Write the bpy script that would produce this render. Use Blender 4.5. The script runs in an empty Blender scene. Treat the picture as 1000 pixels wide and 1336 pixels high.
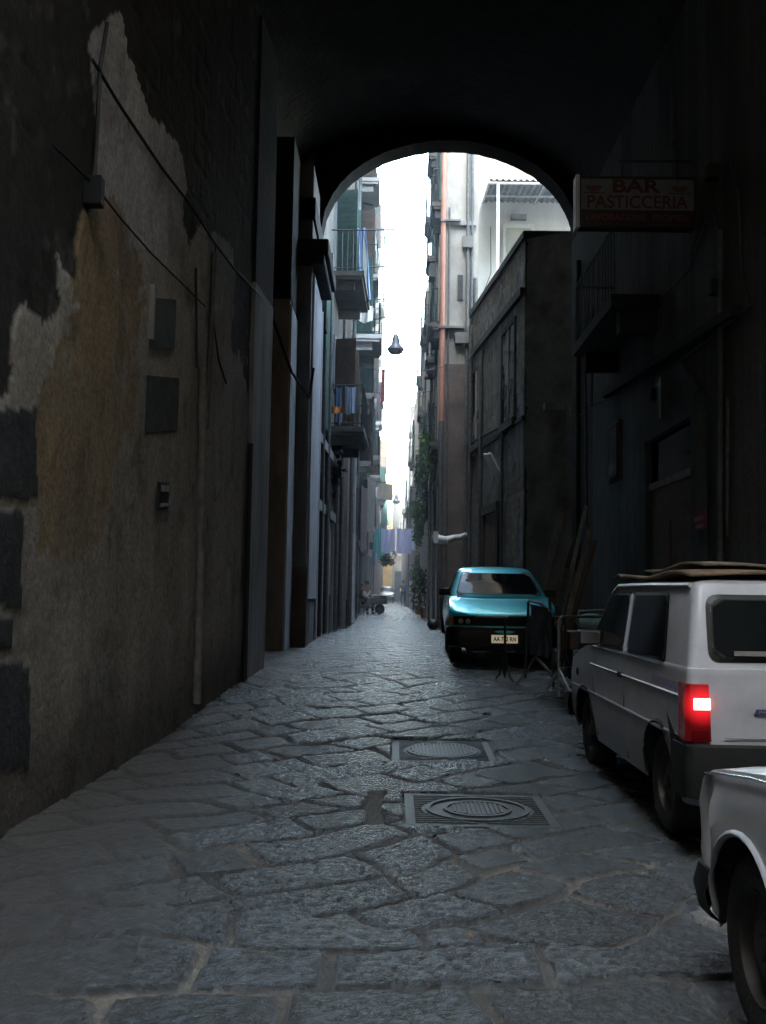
import bpy, math, random
import numpy as np
from mathutils import Vector, Matrix
random.seed(7); rng = np.random.default_rng(11)
C = bpy.context.scene.collection
PI = math.pi; R = math.radians

# ------------------------------------------------------------------ camera
F = 1300.0; CAMZ = 1.36
pitch = math.atan(103/F); yaw = math.atan(12/F); roll = 0.0157
CR = Matrix.Rotation(yaw, 3, 'Z') @ Matrix.Rotation(PI/2+pitch, 3, 'X') @ Matrix.Rotation(roll, 3, 'Z')
CP = Vector((0, 0, CAMZ))
cam = bpy.data.cameras.new('camera'); camo = bpy.data.objects.new('camera', cam); C.objects.link(camo)
cam.sensor_fit = 'VERTICAL'; cam.sensor_height = 24; cam.lens = 24*F/1336; cam.clip_end = 2000; cam.clip_start = 0.05
camo.matrix_world = Matrix.Translation(CP) @ CR.to_4x4()
bpy.context.scene.camera = camo

def ray(px, py): return CR @ Vector(((px-500)/F, (668-py)/F, -1))
def P(px, py, Y):                      # world point of a photo position at depth Y
    d = ray(px, py); return CP + d*(Y/d.y)
def PW(px, py, A, B):                  # on the vertical wall through plan points A-B
    d = ray(px, py); n = Vector((B[1]-A[1], A[0]-B[0])); t = (n.x*A[0]+n.y*A[1])/(n.x*d.x+n.y*d.y)
    return CP + d*t
def zg(y):
    t = min(max((y-6.5)/8.0, 0), 1); return 0.36*t*t*(3-2*t) + 0.02*min(max((y-4)/3, 0), 1)

# ------------------------------------------------------------------ noise
def _h(i, j, s):
    n = (i*374761393 + j*668265263 + s*974634777) & 0xffffffff
    n = ((n ^ (n >> 13))*1274126177) & 0xffffffff
    return ((n ^ (n >> 16)) & 0xffff)/65535.0
def vn(x, y, s=0):
    x = np.asarray(x, float); y = np.asarray(y, float)
    i = np.floor(x).astype(np.int64); j = np.floor(y).astype(np.int64)
    u = x-i; v = y-j; u = u*u*(3-2*u); v = v*v*(3-2*v)
    return (_h(i, j, s)*(1-u)+_h(i+1, j, s)*u)*(1-v) + (_h(i, j+1, s)*(1-u)+_h(i+1, j+1, s)*u)*v
def fbm(x, y, o=4, s=0):
    r = 0; a = .5; t = 0
    for k in range(o):
        r = r + a*vn(np.asarray(x)*2**k, np.asarray(y)*2**k, s+k*7); t += a; a *= .5
    return r/t
def sst(a, b, x): t = np.clip((x-a)/(b-a), 0, 1); return t*t*(3-2*t)
def inpoly(x, y, poly):
    r = np.zeros(x.shape, bool); n = len(poly)
    for i in range(n):
        x1, y1 = poly[i]; x2, y2 = poly[(i+1) % n]
        if y1 == y2: continue
        c = ((y1 > y) != (y2 > y)) & (x < (x2-x1)*(y-y1)/(y2-y1)+x1)
        r ^= c
    return r

# ------------------------------------------------------------------ materials
MATS = {}
def mat(name, col, rough=.8, metal=0, var=.25, scale=3.0, bump=.0, bscale=40, dirt=None, spec=.5, coat=0, emit=None, stretch=1.0):
    if name in MATS: return MATS[name]
    m = bpy.data.materials.new(name); m.use_nodes = True; nt = m.node_tree; N = nt.nodes; L = nt.links
    b = N['Principled BSDF']; b.inputs['Roughness'].default_value = rough; b.inputs['Metallic'].default_value = metal
    b.inputs['Specular IOR Level'].default_value = spec; b.inputs['Coat Weight'].default_value = coat; b.inputs['Coat Roughness'].default_value = .06
    tc = N.new('ShaderNodeTexCoord'); mp = N.new('ShaderNodeMapping'); mp.inputs['Scale'].default_value = (1, 1, stretch)
    L.new(tc.outputs['Object'], mp.inputs['Vector'])
    nz = N.new('ShaderNodeTexNoise'); nz.inputs['Scale'].default_value = scale; nz.inputs['Detail'].default_value = 8; nz.inputs['Roughness'].default_value = .65
    L.new(mp.outputs[0], nz.inputs['Vector'])
    rp = N.new('ShaderNodeValToRGB'); rp.color_ramp.elements[0].position = .3; rp.color_ramp.elements[1].position = .7
    c0 = tuple(max(0, c*(1-var)) for c in col) if dirt is None else dirt
    rp.color_ramp.elements[0].color = (*c0, 1); rp.color_ramp.elements[1].color = (*[min(1, c*(1+var*.6)) for c in col], 1)
    L.new(nz.outputs['Fac'], rp.inputs['Fac']); L.new(rp.outputs['Color'], b.inputs['Base Color'])
    if bump:
        n2 = N.new('ShaderNodeTexNoise'); n2.inputs['Scale'].default_value = bscale; n2.inputs['Detail'].default_value = 6
        L.new(mp.outputs[0], n2.inputs['Vector'])
        bp = N.new('ShaderNodeBump'); bp.inputs['Strength'].default_value = bump; bp.inputs['Distance'].default_value = .02
        L.new(n2.outputs['Fac'], bp.inputs['Height']); L.new(bp.outputs['Normal'], b.inputs['Normal'])
    if emit: b.inputs['Emission Color'].default_value = (*emit[:3], 1); b.inputs['Emission Strength'].default_value = emit[3]
    MATS[name] = m; return m
def paint_mat(name, rough=.85, bump=.5, bscale=30, dist=.015, wet=False):
    m = bpy.data.materials.new(name); m.use_nodes = True; nt = m.node_tree; N = nt.nodes; L = nt.links; b = N['Principled BSDF']
    at = N.new('ShaderNodeVertexColor'); at.layer_name = 'Col'
    tc = N.new('ShaderNodeTexCoord'); nz = N.new('ShaderNodeTexNoise'); nz.inputs['Scale'].default_value = 22; nz.inputs['Detail'].default_value = 8; nz.inputs['Roughness'].default_value = .7
    L.new(tc.outputs['Object'], nz.inputs['Vector'])
    mr = N.new('ShaderNodeMapRange'); mr.inputs[1].default_value = .3; mr.inputs[2].default_value = .7; mr.inputs[3].default_value = .55; mr.inputs[4].default_value = 1.4
    L.new(nz.outputs['Fac'], mr.inputs[0])
    mx = N.new('ShaderNodeVectorMath'); mx.operation = 'SCALE'; L.new(at.outputs['Color'], mx.inputs[0]); L.new(mr.outputs[0], mx.inputs['Scale'])
    L.new(mx.outputs[0], b.inputs['Base Color'])
    if wet:
        L.new(at.outputs['Alpha'], b.inputs['Roughness']); b.inputs['Specular IOR Level'].default_value = .9; b.inputs['IOR'].default_value = 1.75
    else: b.inputs['Roughness'].default_value = rough
    n2 = N.new('ShaderNodeTexNoise'); n2.inputs['Scale'].default_value = bscale; n2.inputs['Detail'].default_value = 7; n2.inputs['Roughness'].default_value = .62
    L.new(tc.outputs['Object'], n2.inputs['Vector'])
    bp = N.new('ShaderNodeBump'); bp.inputs['Strength'].default_value = bump; bp.inputs['Distance'].default_value = dist
    L.new(n2.outputs['Fac'], bp.inputs['Height']); L.new(bp.outputs['Normal'], b.inputs['Normal'])
    MATS[name] = m; return m

stone_pave = paint_mat('lava_stone', bump=1.0, bscale=20, dist=.05, wet=True)
wall_paint = paint_mat('old_plaster', rough=.9, bump=.6, bscale=18, dist=.03)
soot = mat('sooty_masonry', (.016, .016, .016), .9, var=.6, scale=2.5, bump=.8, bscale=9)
darkstone = mat('dark_stone', (.028, .028, .028), .85, var=.5, scale=4, bump=.7, bscale=14)
brownbase = mat('brown_base', (.06, .045, .035), .85, var=.5, scale=5, bump=.5)
greyplast = mat('grey_plaster', (.27, .26, .25), .9, var=.5, scale=2.2, bump=.5, bscale=20, stretch=.35)
bluelitplast = mat('bluish_lit_plaster', (.44, .47, .50), .9, var=.5, scale=3, bump=.5, bscale=20, stretch=.25)  # bluish light on the pilaster is put into its plaster colour
palestrip = mat('pale_strip', (.5, .52, .55), .85, var=.3, scale=4, bump=.3, stretch=.3)
tanwall = mat('tan_wall', (.33, .30, .26), .9, var=.45, scale=1.3, bump=.6, bscale=9, stretch=.6)
tufo = mat('tufa_block', (.15, .135, .11), .9, var=.6, scale=2.2, bump=.9, bscale=7, stretch=.8)
tufodark = mat('dark_tufa', (.045, .044, .040), .9, var=.6, scale=2.2, bump=.9, bscale=7)
whitewall = mat('white_render', (.62, .60, .58), .9, var=.22, scale=1.3, bump=.25, stretch=.5)
yellowwall = mat('yellow_wall', (.66, .44, .16), .9, var=.3, scale=1)
pinkwall = mat('pink_wall', (.42, .33, .28), .9, var=.4, scale=1, bump=.3)
greywall = mat('grey_wall', (.15, .14, .13), .9, var=.5, scale=.9, bump=.5, stretch=.4)
greenwood = mat('green_wood', (.035, .09, .075), .6, var=.4, scale=6)
brownwood = mat('brown_wood', (.11, .07, .045), .7, var=.5, scale=6, bump=.3)
greywood = mat('weathered_wood', (.36, .33, .29), .8, var=.5, scale=9, bump=.4, stretch=.2)
iron = mat('painted_iron', (.03, .034, .036), .45, metal=.3, var=.4, scale=20)
galv = mat('galvanised_steel', (.34, .35, .36), .4, metal=.8, var=.4, scale=15)
greymetal = mat('grey_pipe', (.10, .10, .098), .6, metal=.2, var=.5, scale=10)
orangepipe = mat('orange_pipe', (.42, .18, .12), .55, var=.25, scale=3)
castiron = mat('cast_iron', (.055, .06, .062), .45, metal=.3, var=.5, scale=30, bump=.4, bscale=80)
glassdark = mat('dark_window_glass', (.010, .012, .013), .06, var=.2, spec=.14)
glassdark.node_tree.nodes['Principled BSDF'].inputs['IOR'].default_value = 1.22
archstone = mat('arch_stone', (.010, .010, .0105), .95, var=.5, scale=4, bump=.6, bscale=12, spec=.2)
bouncewall = mat('warm_bounce_plaster', (.42, .345, .25), .9, var=.3, scale=1)  # warm tint chosen so unseen walls bounce light forward
paneglass = mat('window_pane', (.03, .035, .04), .12, var=.3, spec=.7)
cable = mat('black_cable', (.012, .012, .012), .6)
greycable = mat('grey_cable', (.08, .08, .08), .7)
rubber = mat('tyre_rubber', (.016, .016, .016), .75, var=.35, scale=20, bump=.4, bscale=60)
plastic = mat('grey_plastic', (.018, .018, .018), .6, var=.4, scale=9, bump=.15, spec=.25)
black = mat('black_plastic', (.012, .012, .013), .5, var=.3)
whitepaint = mat('white_car_paint', (.47, .475, .51), .42, var=.16, scale=5, coat=.12)
silverpaint = mat('old_white_paint', (.47, .485, .52), .4, var=.16, scale=5, coat=.2)
tealpaint = mat('teal_car_paint', (.04, .66, .76), .36, metal=.45, var=.1, scale=3, coat=.6)
darkpaint = mat('dark_car_paint', (.03, .035, .045), .3, var=.2, coat=.5)
chrome = mat('chrome_trim', (.6, .6, .62), .2, metal=1, var=.1)
rimmat = mat('steel_rim', (.07, .07, .07), .6, metal=.3, var=.3, scale=12)
redlens = mat('red_lens', (.12, .003, .005), .15, var=.3, spec=.7)
brakelit = mat('lit_brake_lamp', (1, .3, .25), .3, emit=(1, .16, .14, 11))
def lamp_glow():
    m = mat('lit_red_lens', (.16, .004, .006), .2, var=.2); nt = m.node_tree; N = nt.nodes; L = nt.links; b = N['Principled BSDF']; tc = N.new('ShaderNodeTexCoord'); sb = N.new('ShaderNodeVectorMath'); sb.operation = 'DISTANCE'; sb.inputs[1].default_value = (-.675, -.612, .775)
    L.new(tc.outputs['Object'], sb.inputs[0]); mr = N.new('ShaderNodeMapRange'); mr.interpolation_type = 'SMOOTHSTEP'; mr.inputs[1].default_value = .03; mr.inputs[2].default_value = .13; mr.inputs[3].default_value = .9; mr.inputs[4].default_value = .015
    L.new(sb.outputs['Value'], mr.inputs[0]); L.new(mr.outputs[0], b.inputs['Emission Strength']); b.inputs['Emission Color'].default_value = (1, .02, .03, 1); return m
brakeglow = mat('glowing_red_lens', (.3, .01, .01), .2, emit=(1, .015, .02, .45))
clearlens = mat('headlamp_glass', (.42, .42, .4), .12, var=.2, spec=.8)
amber = mat('amber_lens', (.5, .16, .02), .2, var=.2)
plateglow = mat('plate_white_glow', (.85, .8, .62), .4, var=.05, emit=(1, .88, .62, .28))  # faint emission added so the plates read bright; they are no lamps
inkblack = mat('black_ink', (.01, .01, .01), .6)
inkred = mat('red_letters', (.10, .006, .008), .5, var=.3)
inkpale = mat('pale_red_letters', (.16, .06, .06), .6, var=.3)
signface = mat('sign_face', (.17, .195, .215), .35, var=.35, scale=2.5)
signred = mat('sign_red_band', (.035, .004, .006), .4, var=.3)
signedge = mat('sign_edge', (.75, .78, .82), .4, var=.1)
badgeblue = mat('badge_blue', (.05, .05, .13), .4)
decalmat = mat('purple_decal', (.12, .08, .30), .5, var=.9, scale=30, dirt=(.45, .42, .5))
cardboard = mat('cardboard', (.20, .14, .09), .85, var=.4, scale=5, bump=.3)
lilac = mat('lilac_sheet', (.45, .47, .72), .9, var=.1)
tealcloth = mat('teal_cloth', (.10, .38, .38), .9, var=.2)
pinkcloth = mat('pale_pink_cloth', (.50, .42, .46), .9, var=.15)
bluecloth = mat('blue_cloth', (.2, .3, .5), .9, var=.25)
palecloth = mat('pale_blue_cloth', (.5, .6, .75), .9, var=.15)
redcloth = mat('red_cloth', (.4, .07, .06), .9, var=.25)
whitecloth = mat('white_cloth', (.68, .67, .64), .9, var=.15)
darkcloth = mat('dark_cloth', (.03, .035, .045), .9, var=.4)
orangecloth = mat('orange_cloth', (.60, .25, .05), .9, var=.3, scale=14)
leaf = mat('leaf_green', (.05, .10, .035), .6, var=.5, scale=8)
leafb = mat('bright_leaf', (.10, .22, .04), .6, var=.4, scale=8)
terracotta = mat('terracotta', (.25, .1, .06), .85, var=.3)
skin = mat('skin', (.33, .19, .13), .6, var=.1)
hairm = mat('dark_hair', (.015, .012, .01), .6)
lampmetal = mat('lamp_enamel', (.16, .17, .19), .5, metal=.3, var=.2)
bulbmat = mat('lamp_bowl', (.5, .5, .52), .3)
corr = mat('corrugated_sheet', (.17, .18, .19), .6, metal=.3, var=.5, scale=4)
pinknote = mat('magenta_notice', (.32, .03, .10), .7, var=.4, scale=14)
yellowsign = mat('yellow_sign', (.8, .6, .05), .5, emit=(1, .75, .1, .5))
plasbag = mat('pale_blue_plastic', (.35, .55, .6), .4, var=.3, scale=12)

# ------------------------------------------------------------------ mesh building
ROOT = {}
def origin(o):
    v = Vector((0, 0, 0))
    while o is not None:
        v += ROOT.get(o.name, Vector((0, 0, 0))); o = o.parent
    return v
class MB:
    def __init__(s): s.v = []; s.f = []; s.m = []; s.cm = 0
    def add(s, vs, fs):
        b = len(s.v); s.v += [tuple(v) for v in vs]; s.f += [tuple(b+i for i in f) for f in fs]; s.m += [s.cm]*len(fs); return s
    def box(s, x0, x1, y0, y1, z0, z1):
        vs = [(x, y, z) for z in (z0, z1) for y in (y0, y1) for x in (x0, x1)]
        return s.add(vs, [(0, 2, 3, 1), (4, 5, 7, 6), (0, 1, 5, 4), (2, 6, 7, 3), (0, 4, 6, 2), (1, 3, 7, 5)])
    def obox(s, c, u, v, w):           # centre and three half-axis vectors
        c = Vector(c); u = Vector(u); v = Vector(v); w = Vector(w)
        vs = [c+a*u+b*v+d*w for d in (-1, 1) for b in (-1, 1) for a in (-1, 1)]
        return s.add(vs, [(0, 2, 3, 1), (4, 5, 7, 6), (0, 1, 5, 4), (2, 6, 7, 3), (0, 4, 6, 2), (1, 3, 7, 5)])
    def tube(s, pts, r, n=8, cap=True):
        pts = [Vector(p) for p in pts]; rs = r if isinstance(r, (list, tuple)) else [r]*len(pts); b = []
        for i, p in enumerate(pts):
            d = (pts[min(i+1, len(pts)-1)]-pts[max(i-1, 0)]).normalized()
            a = d.cross(Vector((0, 0, 1)) if abs(d.z) < .9 else Vector((1, 0, 0))).normalized(); e = d.cross(a)
            b += [p+rs[i]*(math.cos(2*PI*k/n)*a+math.sin(2*PI*k/n)*e) for k in range(n)]
        fs = [(i*n+k, i*n+(k+1) % n, (i+1)*n+(k+1) % n, (i+1)*n+k) for i in range(len(pts)-1) for k in range(n)]
        if cap: fs += [tuple(range(n-1, -1, -1)), tuple((len(pts)-1)*n+k for k in range(n))]
        return s.add(b, fs)
    def prism(s, poly, off):           # planar 3-d polygon extruded by off
        n = len(poly); poly = [Vector(p) for p in poly]; off = Vector(off)
        return s.add(poly+[p+off for p in poly], [tuple(range(n-1, -1, -1)), tuple(range(n, 2*n))]+[(i, (i+1) % n, n+(i+1) % n, n+i) for i in range(n)])
    def lathe(s, prof, c=(0, 0, 0), axis='z', n=24):
        vs = []
        for (r, h) in prof:
            for k in range(n):
                a = 2*PI*k/n; x, y = r*math.cos(a), r*math.sin(a)
                vs.append((c[0]+x, c[1]+y, c[2]+h) if axis == 'z' else (c[0]+h, c[1]+x, c[2]+y) if axis == 'x' else (c[0]+x, c[1]+h, c[2]+y))
        return s.add(vs, [(i*n+k, i*n+(k+1) % n, (i+1)*n+(k+1) % n, (i+1)*n+k) for i in range(len(prof)-1) for k in range(n)])
    def grid(s, fn, nu, nv):
        vs = [fn(i/nu, j/nv) for j in range(nv+1) for i in range(nu+1)]
        return s.add(vs, [(j*(nu+1)+i, j*(nu+1)+i+1, (j+1)*(nu+1)+i+1, (j+1)*(nu+1)+i) for j in range(nv) for i in range(nu)])
    def build(s, name, mats, parent=None, smooth=None, world=True, bevel=0):
        me = bpy.data.meshes.new(name); off = origin(parent) if (parent and world) else Vector((0, 0, 0))
        me.from_pydata([tuple(Vector(v)-off) for v in s.v], [], s.f)
        for m in (mats if isinstance(mats, (list, tuple)) else [mats]): me.materials.append(m)
        me.polygons.foreach_set('material_index', s.m)
        if smooth is not None:
            me.polygons.foreach_set('use_smooth', [True]*len(me.polygons)); me.set_sharp_from_angle(angle=R(smooth))
        me.update(); o = bpy.data.objects.new(name, me); C.objects.link(o)
        if parent: o.parent = parent
        if bevel:
            b = o.modifiers.new('bevel', 'BEVEL'); b.width = bevel; b.segments = 2; b.limit_method = 'ANGLE'
        return o
def tag(o, label, cat, group=None):
    o['label'] = label; o['category'] = cat
    if group: o['group'] = group
    return o
def thing(name, label, cat, loc=(0, 0, 0), rz=0, group=None):
    o = bpy.data.objects.new(name, None); C.objects.link(o); o.location = loc; o.rotation_euler = (0, 0, rz); o.empty_display_size = .2
    ROOT[o.name] = Vector(loc); return tag(o, label, cat, group)
def structure(o): o['kind'] = 'structure'; return o
def text_mesh(body, size, name, m, parent, loc, rot, ext=.001, width=None, bold=0, height=None):
    cu = bpy.data.curves.new(name, 'FONT'); cu.body = body; cu.size = size; cu.extrude = ext; cu.align_x = 'CENTER'; cu.align_y = 'CENTER'; cu.offset = bold
    t = bpy.data.objects.new('tmp', cu); C.objects.link(t); dg = bpy.context.evaluated_depsgraph_get(); me = bpy.data.meshes.new_from_object(t.evaluated_get(dg))
    bpy.data.objects.remove(t); me.name = name
    xs = [v.co.x for v in me.vertices]; ys = [v.co.y for v in me.vertices]
    sx = width/(max(xs)-min(xs)) if width else 1; sy = height/(max(ys)-min(ys)) if height else 1
    cx = (max(xs)+min(xs))/2; cy = (max(ys)+min(ys))/2
    for v in me.vertices: v.co.x = (v.co.x-cx)*sx; v.co.y = (v.co.y-cy)*sy
    me.materials.clear(); me.materials.append(m); o = bpy.data.objects.new(name, me); C.objects.link(o); o.parent = parent
    o.location = loc; o.rotation_euler = rot; return o
def set_cols(me, cols):
    a = me.color_attributes.new('Col', 'FLOAT_COLOR', 'POINT'); a.data.foreach_set('color', np.asarray(cols, np.float32).ravel())
# ------------------------------------------------------------------ street paving
def proj(x, y, z):
    p = np.stack([np.asarray(x, float), np.asarray(y, float), np.asarray(z, float)-CAMZ], -1) @ np.array(CR)
    return 500+F*p[..., 0]/-p[..., 2], 668-F*p[..., 1]/-p[..., 2]
def zgv(y):
    t = np.clip((y-6.5)/8.0, 0, 1); return 0.36*t*t*(3-2*t) + 0.02*np.clip((y-4)/3, 0, 1)
COVERS = [((.44, 8.32), .41, .42), ((.56, 6.36), .45, .44)]
def cells(X, Y, th, row, ln, seed):
    a = X*math.cos(th)+Y*math.sin(th); b = -X*math.sin(th)+Y*math.cos(th)
    a = a + .34*(fbm(X*1.3, Y*1.3, 2, seed)-.5); b = b + .36*(fbm(X*1.0+9, Y*1.0, 2, seed+3)-.5) + .05*(fbm(X*5, Y*5, 2, seed+5)-.5)
    r = np.floor(b/row).astype(np.int64); fb = b/row-r; t = a/ln + _h(r, r*0+3, seed)*5
    k = np.floor(t).astype(np.int64); t = t-k
    j0 = (_h(k, r, seed+1)-.5)*.55; j1 = (_h(k+1, r, seed+1)-.5)*.55; jm = (_h(k-1, r, seed+1)-.5)*.55
    jn = (_h(k+2, r, seed+1)-.5)*.55; sel = t < j0; se2 = t > 1+j1; ci = np.where(sel, k-1, np.where(se2, k+1, k))
    lf = np.where(sel, t+1-jm, np.where(se2, t-1-j1, t-j0)); rt = np.where(sel, j0-t, np.where(se2, 2+jn-t, 1+j1-t))
    # skewed ends so that blocks are not true rectangles
    d = np.minimum(np.minimum(lf, rt)*ln, np.minimum(fb, 1-fb)*row)
    return d, _h(ci, r, seed+20), _h(ci, r, seed+31), _h(ci, r, seed+42), fb-.5, (lf-rt)/2
def pave(X, Y):
    near = Y + .25*np.sin(X*1.1) < 4.15
    d1 = cells(X, Y, R(37), .40, .58, 5); d2 = cells(X, Y, R(5), .44, .70, 17)
    d, h1, h2, h3, fb, fa = [np.where(near, q2, q1) for q1, q2 in zip(d1, d2)]
    d = d + .022*(fbm(X*9, Y*9, 3, 2)-.5)
    jw = .004+.030*fbm(X*.9+4, Y*.9, 2, 77)**2.5
    top = sst(0, .022, d-jw)
    chis = fbm(X*30+h3*9, Y*30+h1*9, 3, 8); pits = fbm(X*60, Y*60, 2, 9)
    far = sst(20, 7, Y)
    H = .024*top + top*((h1-.5)*.030*fb + (h2-.5)*.030*fa + (h3-.5)*.010) + top*.018*(chis-.5)*(.4+h2) + .004*(pits-.5)*top
    H = H*(.25+.75*far) + zgv(Y) - .022 + .045*(fbm(X*.6, Y*.6, 2, 41)-.5)*sst(40, 12, Y)
    dust = sst(-.6, -1.9, X+.25*(fbm(X*2, Y*2, 2, 4)-.5))*sst(11, 7, Y)
    mot = sst(.32, .68, chis)*.7+.3*sst(.3, .7, pits); base = np.stack([.030+.028*h3, .039+.034*h3, .047+.040*h3], -1)*(.16+1.25*mot)[..., None]
    sand = np.stack([.27+0*X, .235+0*X, .19+0*X], -1)*(.45+.9*fbm(X*3, Y*3, 3, 51))[..., None]
    jm = (1-sst(-.004, .016, d-jw)); gp = (np.abs(X+.085+.02*np.sin(Y*9)) < .055) & (np.abs(Y-6.35) < .5); H = np.where(gp, zgv(Y)-.03+.01*pits, H); jm = np.where(gp, 1., jm)
    sandy = sst(.42, .68, fbm(X*1.1+2, Y*1.1, 2, 63))*sst(7, 4.5, Y)*.75+.10
    dark = np.array([.028, .025, .021])
    jc = sand*sandy[..., None]+dark*(1-sandy[..., None])
    col = base*(1-jm[..., None])+jc*jm[..., None]
    dcol = np.array([.044, .034, .024])*(.6+.8*fbm(X*5, Y*5, 3, 71))[..., None]
    dm = np.clip(dust*.9, 0, 1)[..., None]; col = col*(1-dm)+dcol*dm
    rg = .06+.26*fbm(X*2.2, Y*2.2, 3, 90)-.08*h2
    rg = rg + .12*sst(1.2, 2.2, np.abs(X-.3)); rg = rg*(1-jm)+.9*jm; rg = rg*(1-dust)+.9*dust
    # trodden pale slabs
    for (cx, cy, rr) in ((1.52, 4.35, .2),):
        q = sst(1.15, .75, np.sqrt(((X-cx)/rr)**2+((Y-cy)/rr)**2)+.25*(fbm(X*8, Y*8, 2, 3)-.5)); col = col*(1-q[..., None])+np.array([.21, .205, .19])*q[..., None]; rg = rg*(1-q)+.8*q
    for (c, hx, hy) in COVERS:
        q = (np.abs(X-c[0]) < hx+.012) & (np.abs(Y-c[1]) < hy+.012); H = np.where(q, zgv(Y)-.03, H)
    return H, col, np.clip(rg, .2, .95)
ys = [-45, -30, -15, -6, -1, 1.5]; y = 2.6
while y < 34: ys.append(y); y += max(.014, y*.0036)
while y < 150: ys.append(y); y += .04*y*.5
xs = np.concatenate([[-3.5, -2.9], np.arange(-2.5, 3.72, .017), [4.0, 7.0]])
X, Y = np.meshgrid(xs, np.array(ys)); Z, CL, RG = pave(X, Y)
nx = len(xs); ny = len(ys); me = bpy.data.meshes.new('street')
idx = (np.arange(ny-1)[:, None]*nx+np.arange(nx-1)[None, :]).ravel()
me.vertices.add(nx*ny); me.vertices.foreach_set('co', np.stack([X, Y, Z], -1).ravel())
nf = len(idx); me.loops.add(nf*4); me.polygons.add(nf)
me.loops.foreach_set('vertex_index', np.stack([idx, idx+1, idx+nx+1, idx+nx], -1).ravel()); me.polygons.foreach_set('loop_start', np.arange(nf)*4); me.polygons.foreach_set('use_smooth', np.ones(nf, bool))
me.update(calc_edges=True); set_cols(me, np.concatenate([CL, RG[..., None]], -1)); me.materials.append(stone_pave)
street = bpy.data.objects.new('street', me); C.objects.link(street); structure(street)
g = MB().box(-600, 600, -300, 1200, -.5, -.08).build('ground', mat('ground_dirt', (.12, .11, .1), .95, var=.3, scale=.3)); structure(g)

# cast-iron covers let into the paving
def cover(c, hx, hy, label, kind):
    x0, y0 = c; z = zg(y0)-.012; t = thing('manhole_cover', label, 'manhole cover', (x0, y0, z), 0)
    sl = (zg(y0+hy)-zg(y0-hy))/(2*hy); sh = lambda mb: [setattr(mb, 'v', [(a, b, q+(b-y0)*sl) for a, b, q in mb.v])] and mb
    fr = MB(); b = .05
    fr.box(x0-hx, x0+hx, y0-hy, y0-hy+b, z-.02, z+.004); fr.box(x0-hx, x0+hx, y0+hy-b, y0+hy, z-.02, z+.004)
    fr.box(x0-hx, x0-hx+b, y0-hy+b, y0+hy-b, z-.02, z+.004); fr.box(x0+hx-b, x0+hx, y0-hy+b, y0+hy-b, z-.02, z+.004)
    sh(fr).build('frame', castiron, t)
    pl = MB(); pl.box(x0-hx+b, x0+hx-b, y0-hy+b, y0+hy-b, z-.02, z+.002)
    n = 15
    for i in range(n):                                     # side ribs outside the round lid
        for sx in (-1, 1):
            q = y0-hy+b+(i+.5)*(2*hy-2*b)/n; r = hx*.72; dx = math.sqrt(max(0, r*r-(q-y0)**2)) if abs(q-y0) < r else 0
            a0 = dx+.025; a1 = hx-b-.006
            if a1 > a0+.02: pl.box(min(x0+sx*a0, x0+sx*a1), max(x0+sx*a0, x0+sx*a1), q-.007, q+.007, z+.002, z+.01)
    sh(pl).build('surround', castiron, t)
    ld = MB(); r = hx*.72
    ld.lathe([(0, .003), (r, .003), (r, .013), (r-.03, .013), (r-.03, .005)], (x0, y0, z), n=48)
    if kind == 'grate':
        sh(MB().lathe([(.001, .0045), (r-.03, .0045)], (x0, y0, z), n=40)).build('grate_shade_disc', black, t)  # flat black disc paints the shade between the grate bars
        for i in range(17):
            q = (i-8)*(r-.04)/8.5; h = math.sqrt(max(0, (r-.035)**2-q*q)); ld.box(x0+q-.0085, x0+q+.0085, y0-h, y0+h, z+.005, z+.016)
    else:
        ld.lathe([(r*.66, .004), (r*.66, .013), (r*.58, .013), (r*.58, .004)], (x0, y0, z), n=48)
        for i in range(11):
            q = (i-5)*r*.5/5.5; h = math.sqrt(max(0, (r*.54)**2-q*q)); ld.obox((x0+q, y0, z+.008), (.010, 0, 0), (0, h, 0), (0, 0, .005))
    sh(ld).build('lid', castiron, t, smooth=30)
cover(*COVERS[0], 'farther iron drain cover with a round slotted grate, in the shiny paving', 'grate')
cover(*COVERS[1], 'nearer and larger iron manhole cover with concentric rings, beside the white hatchback', 'ring')

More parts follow.
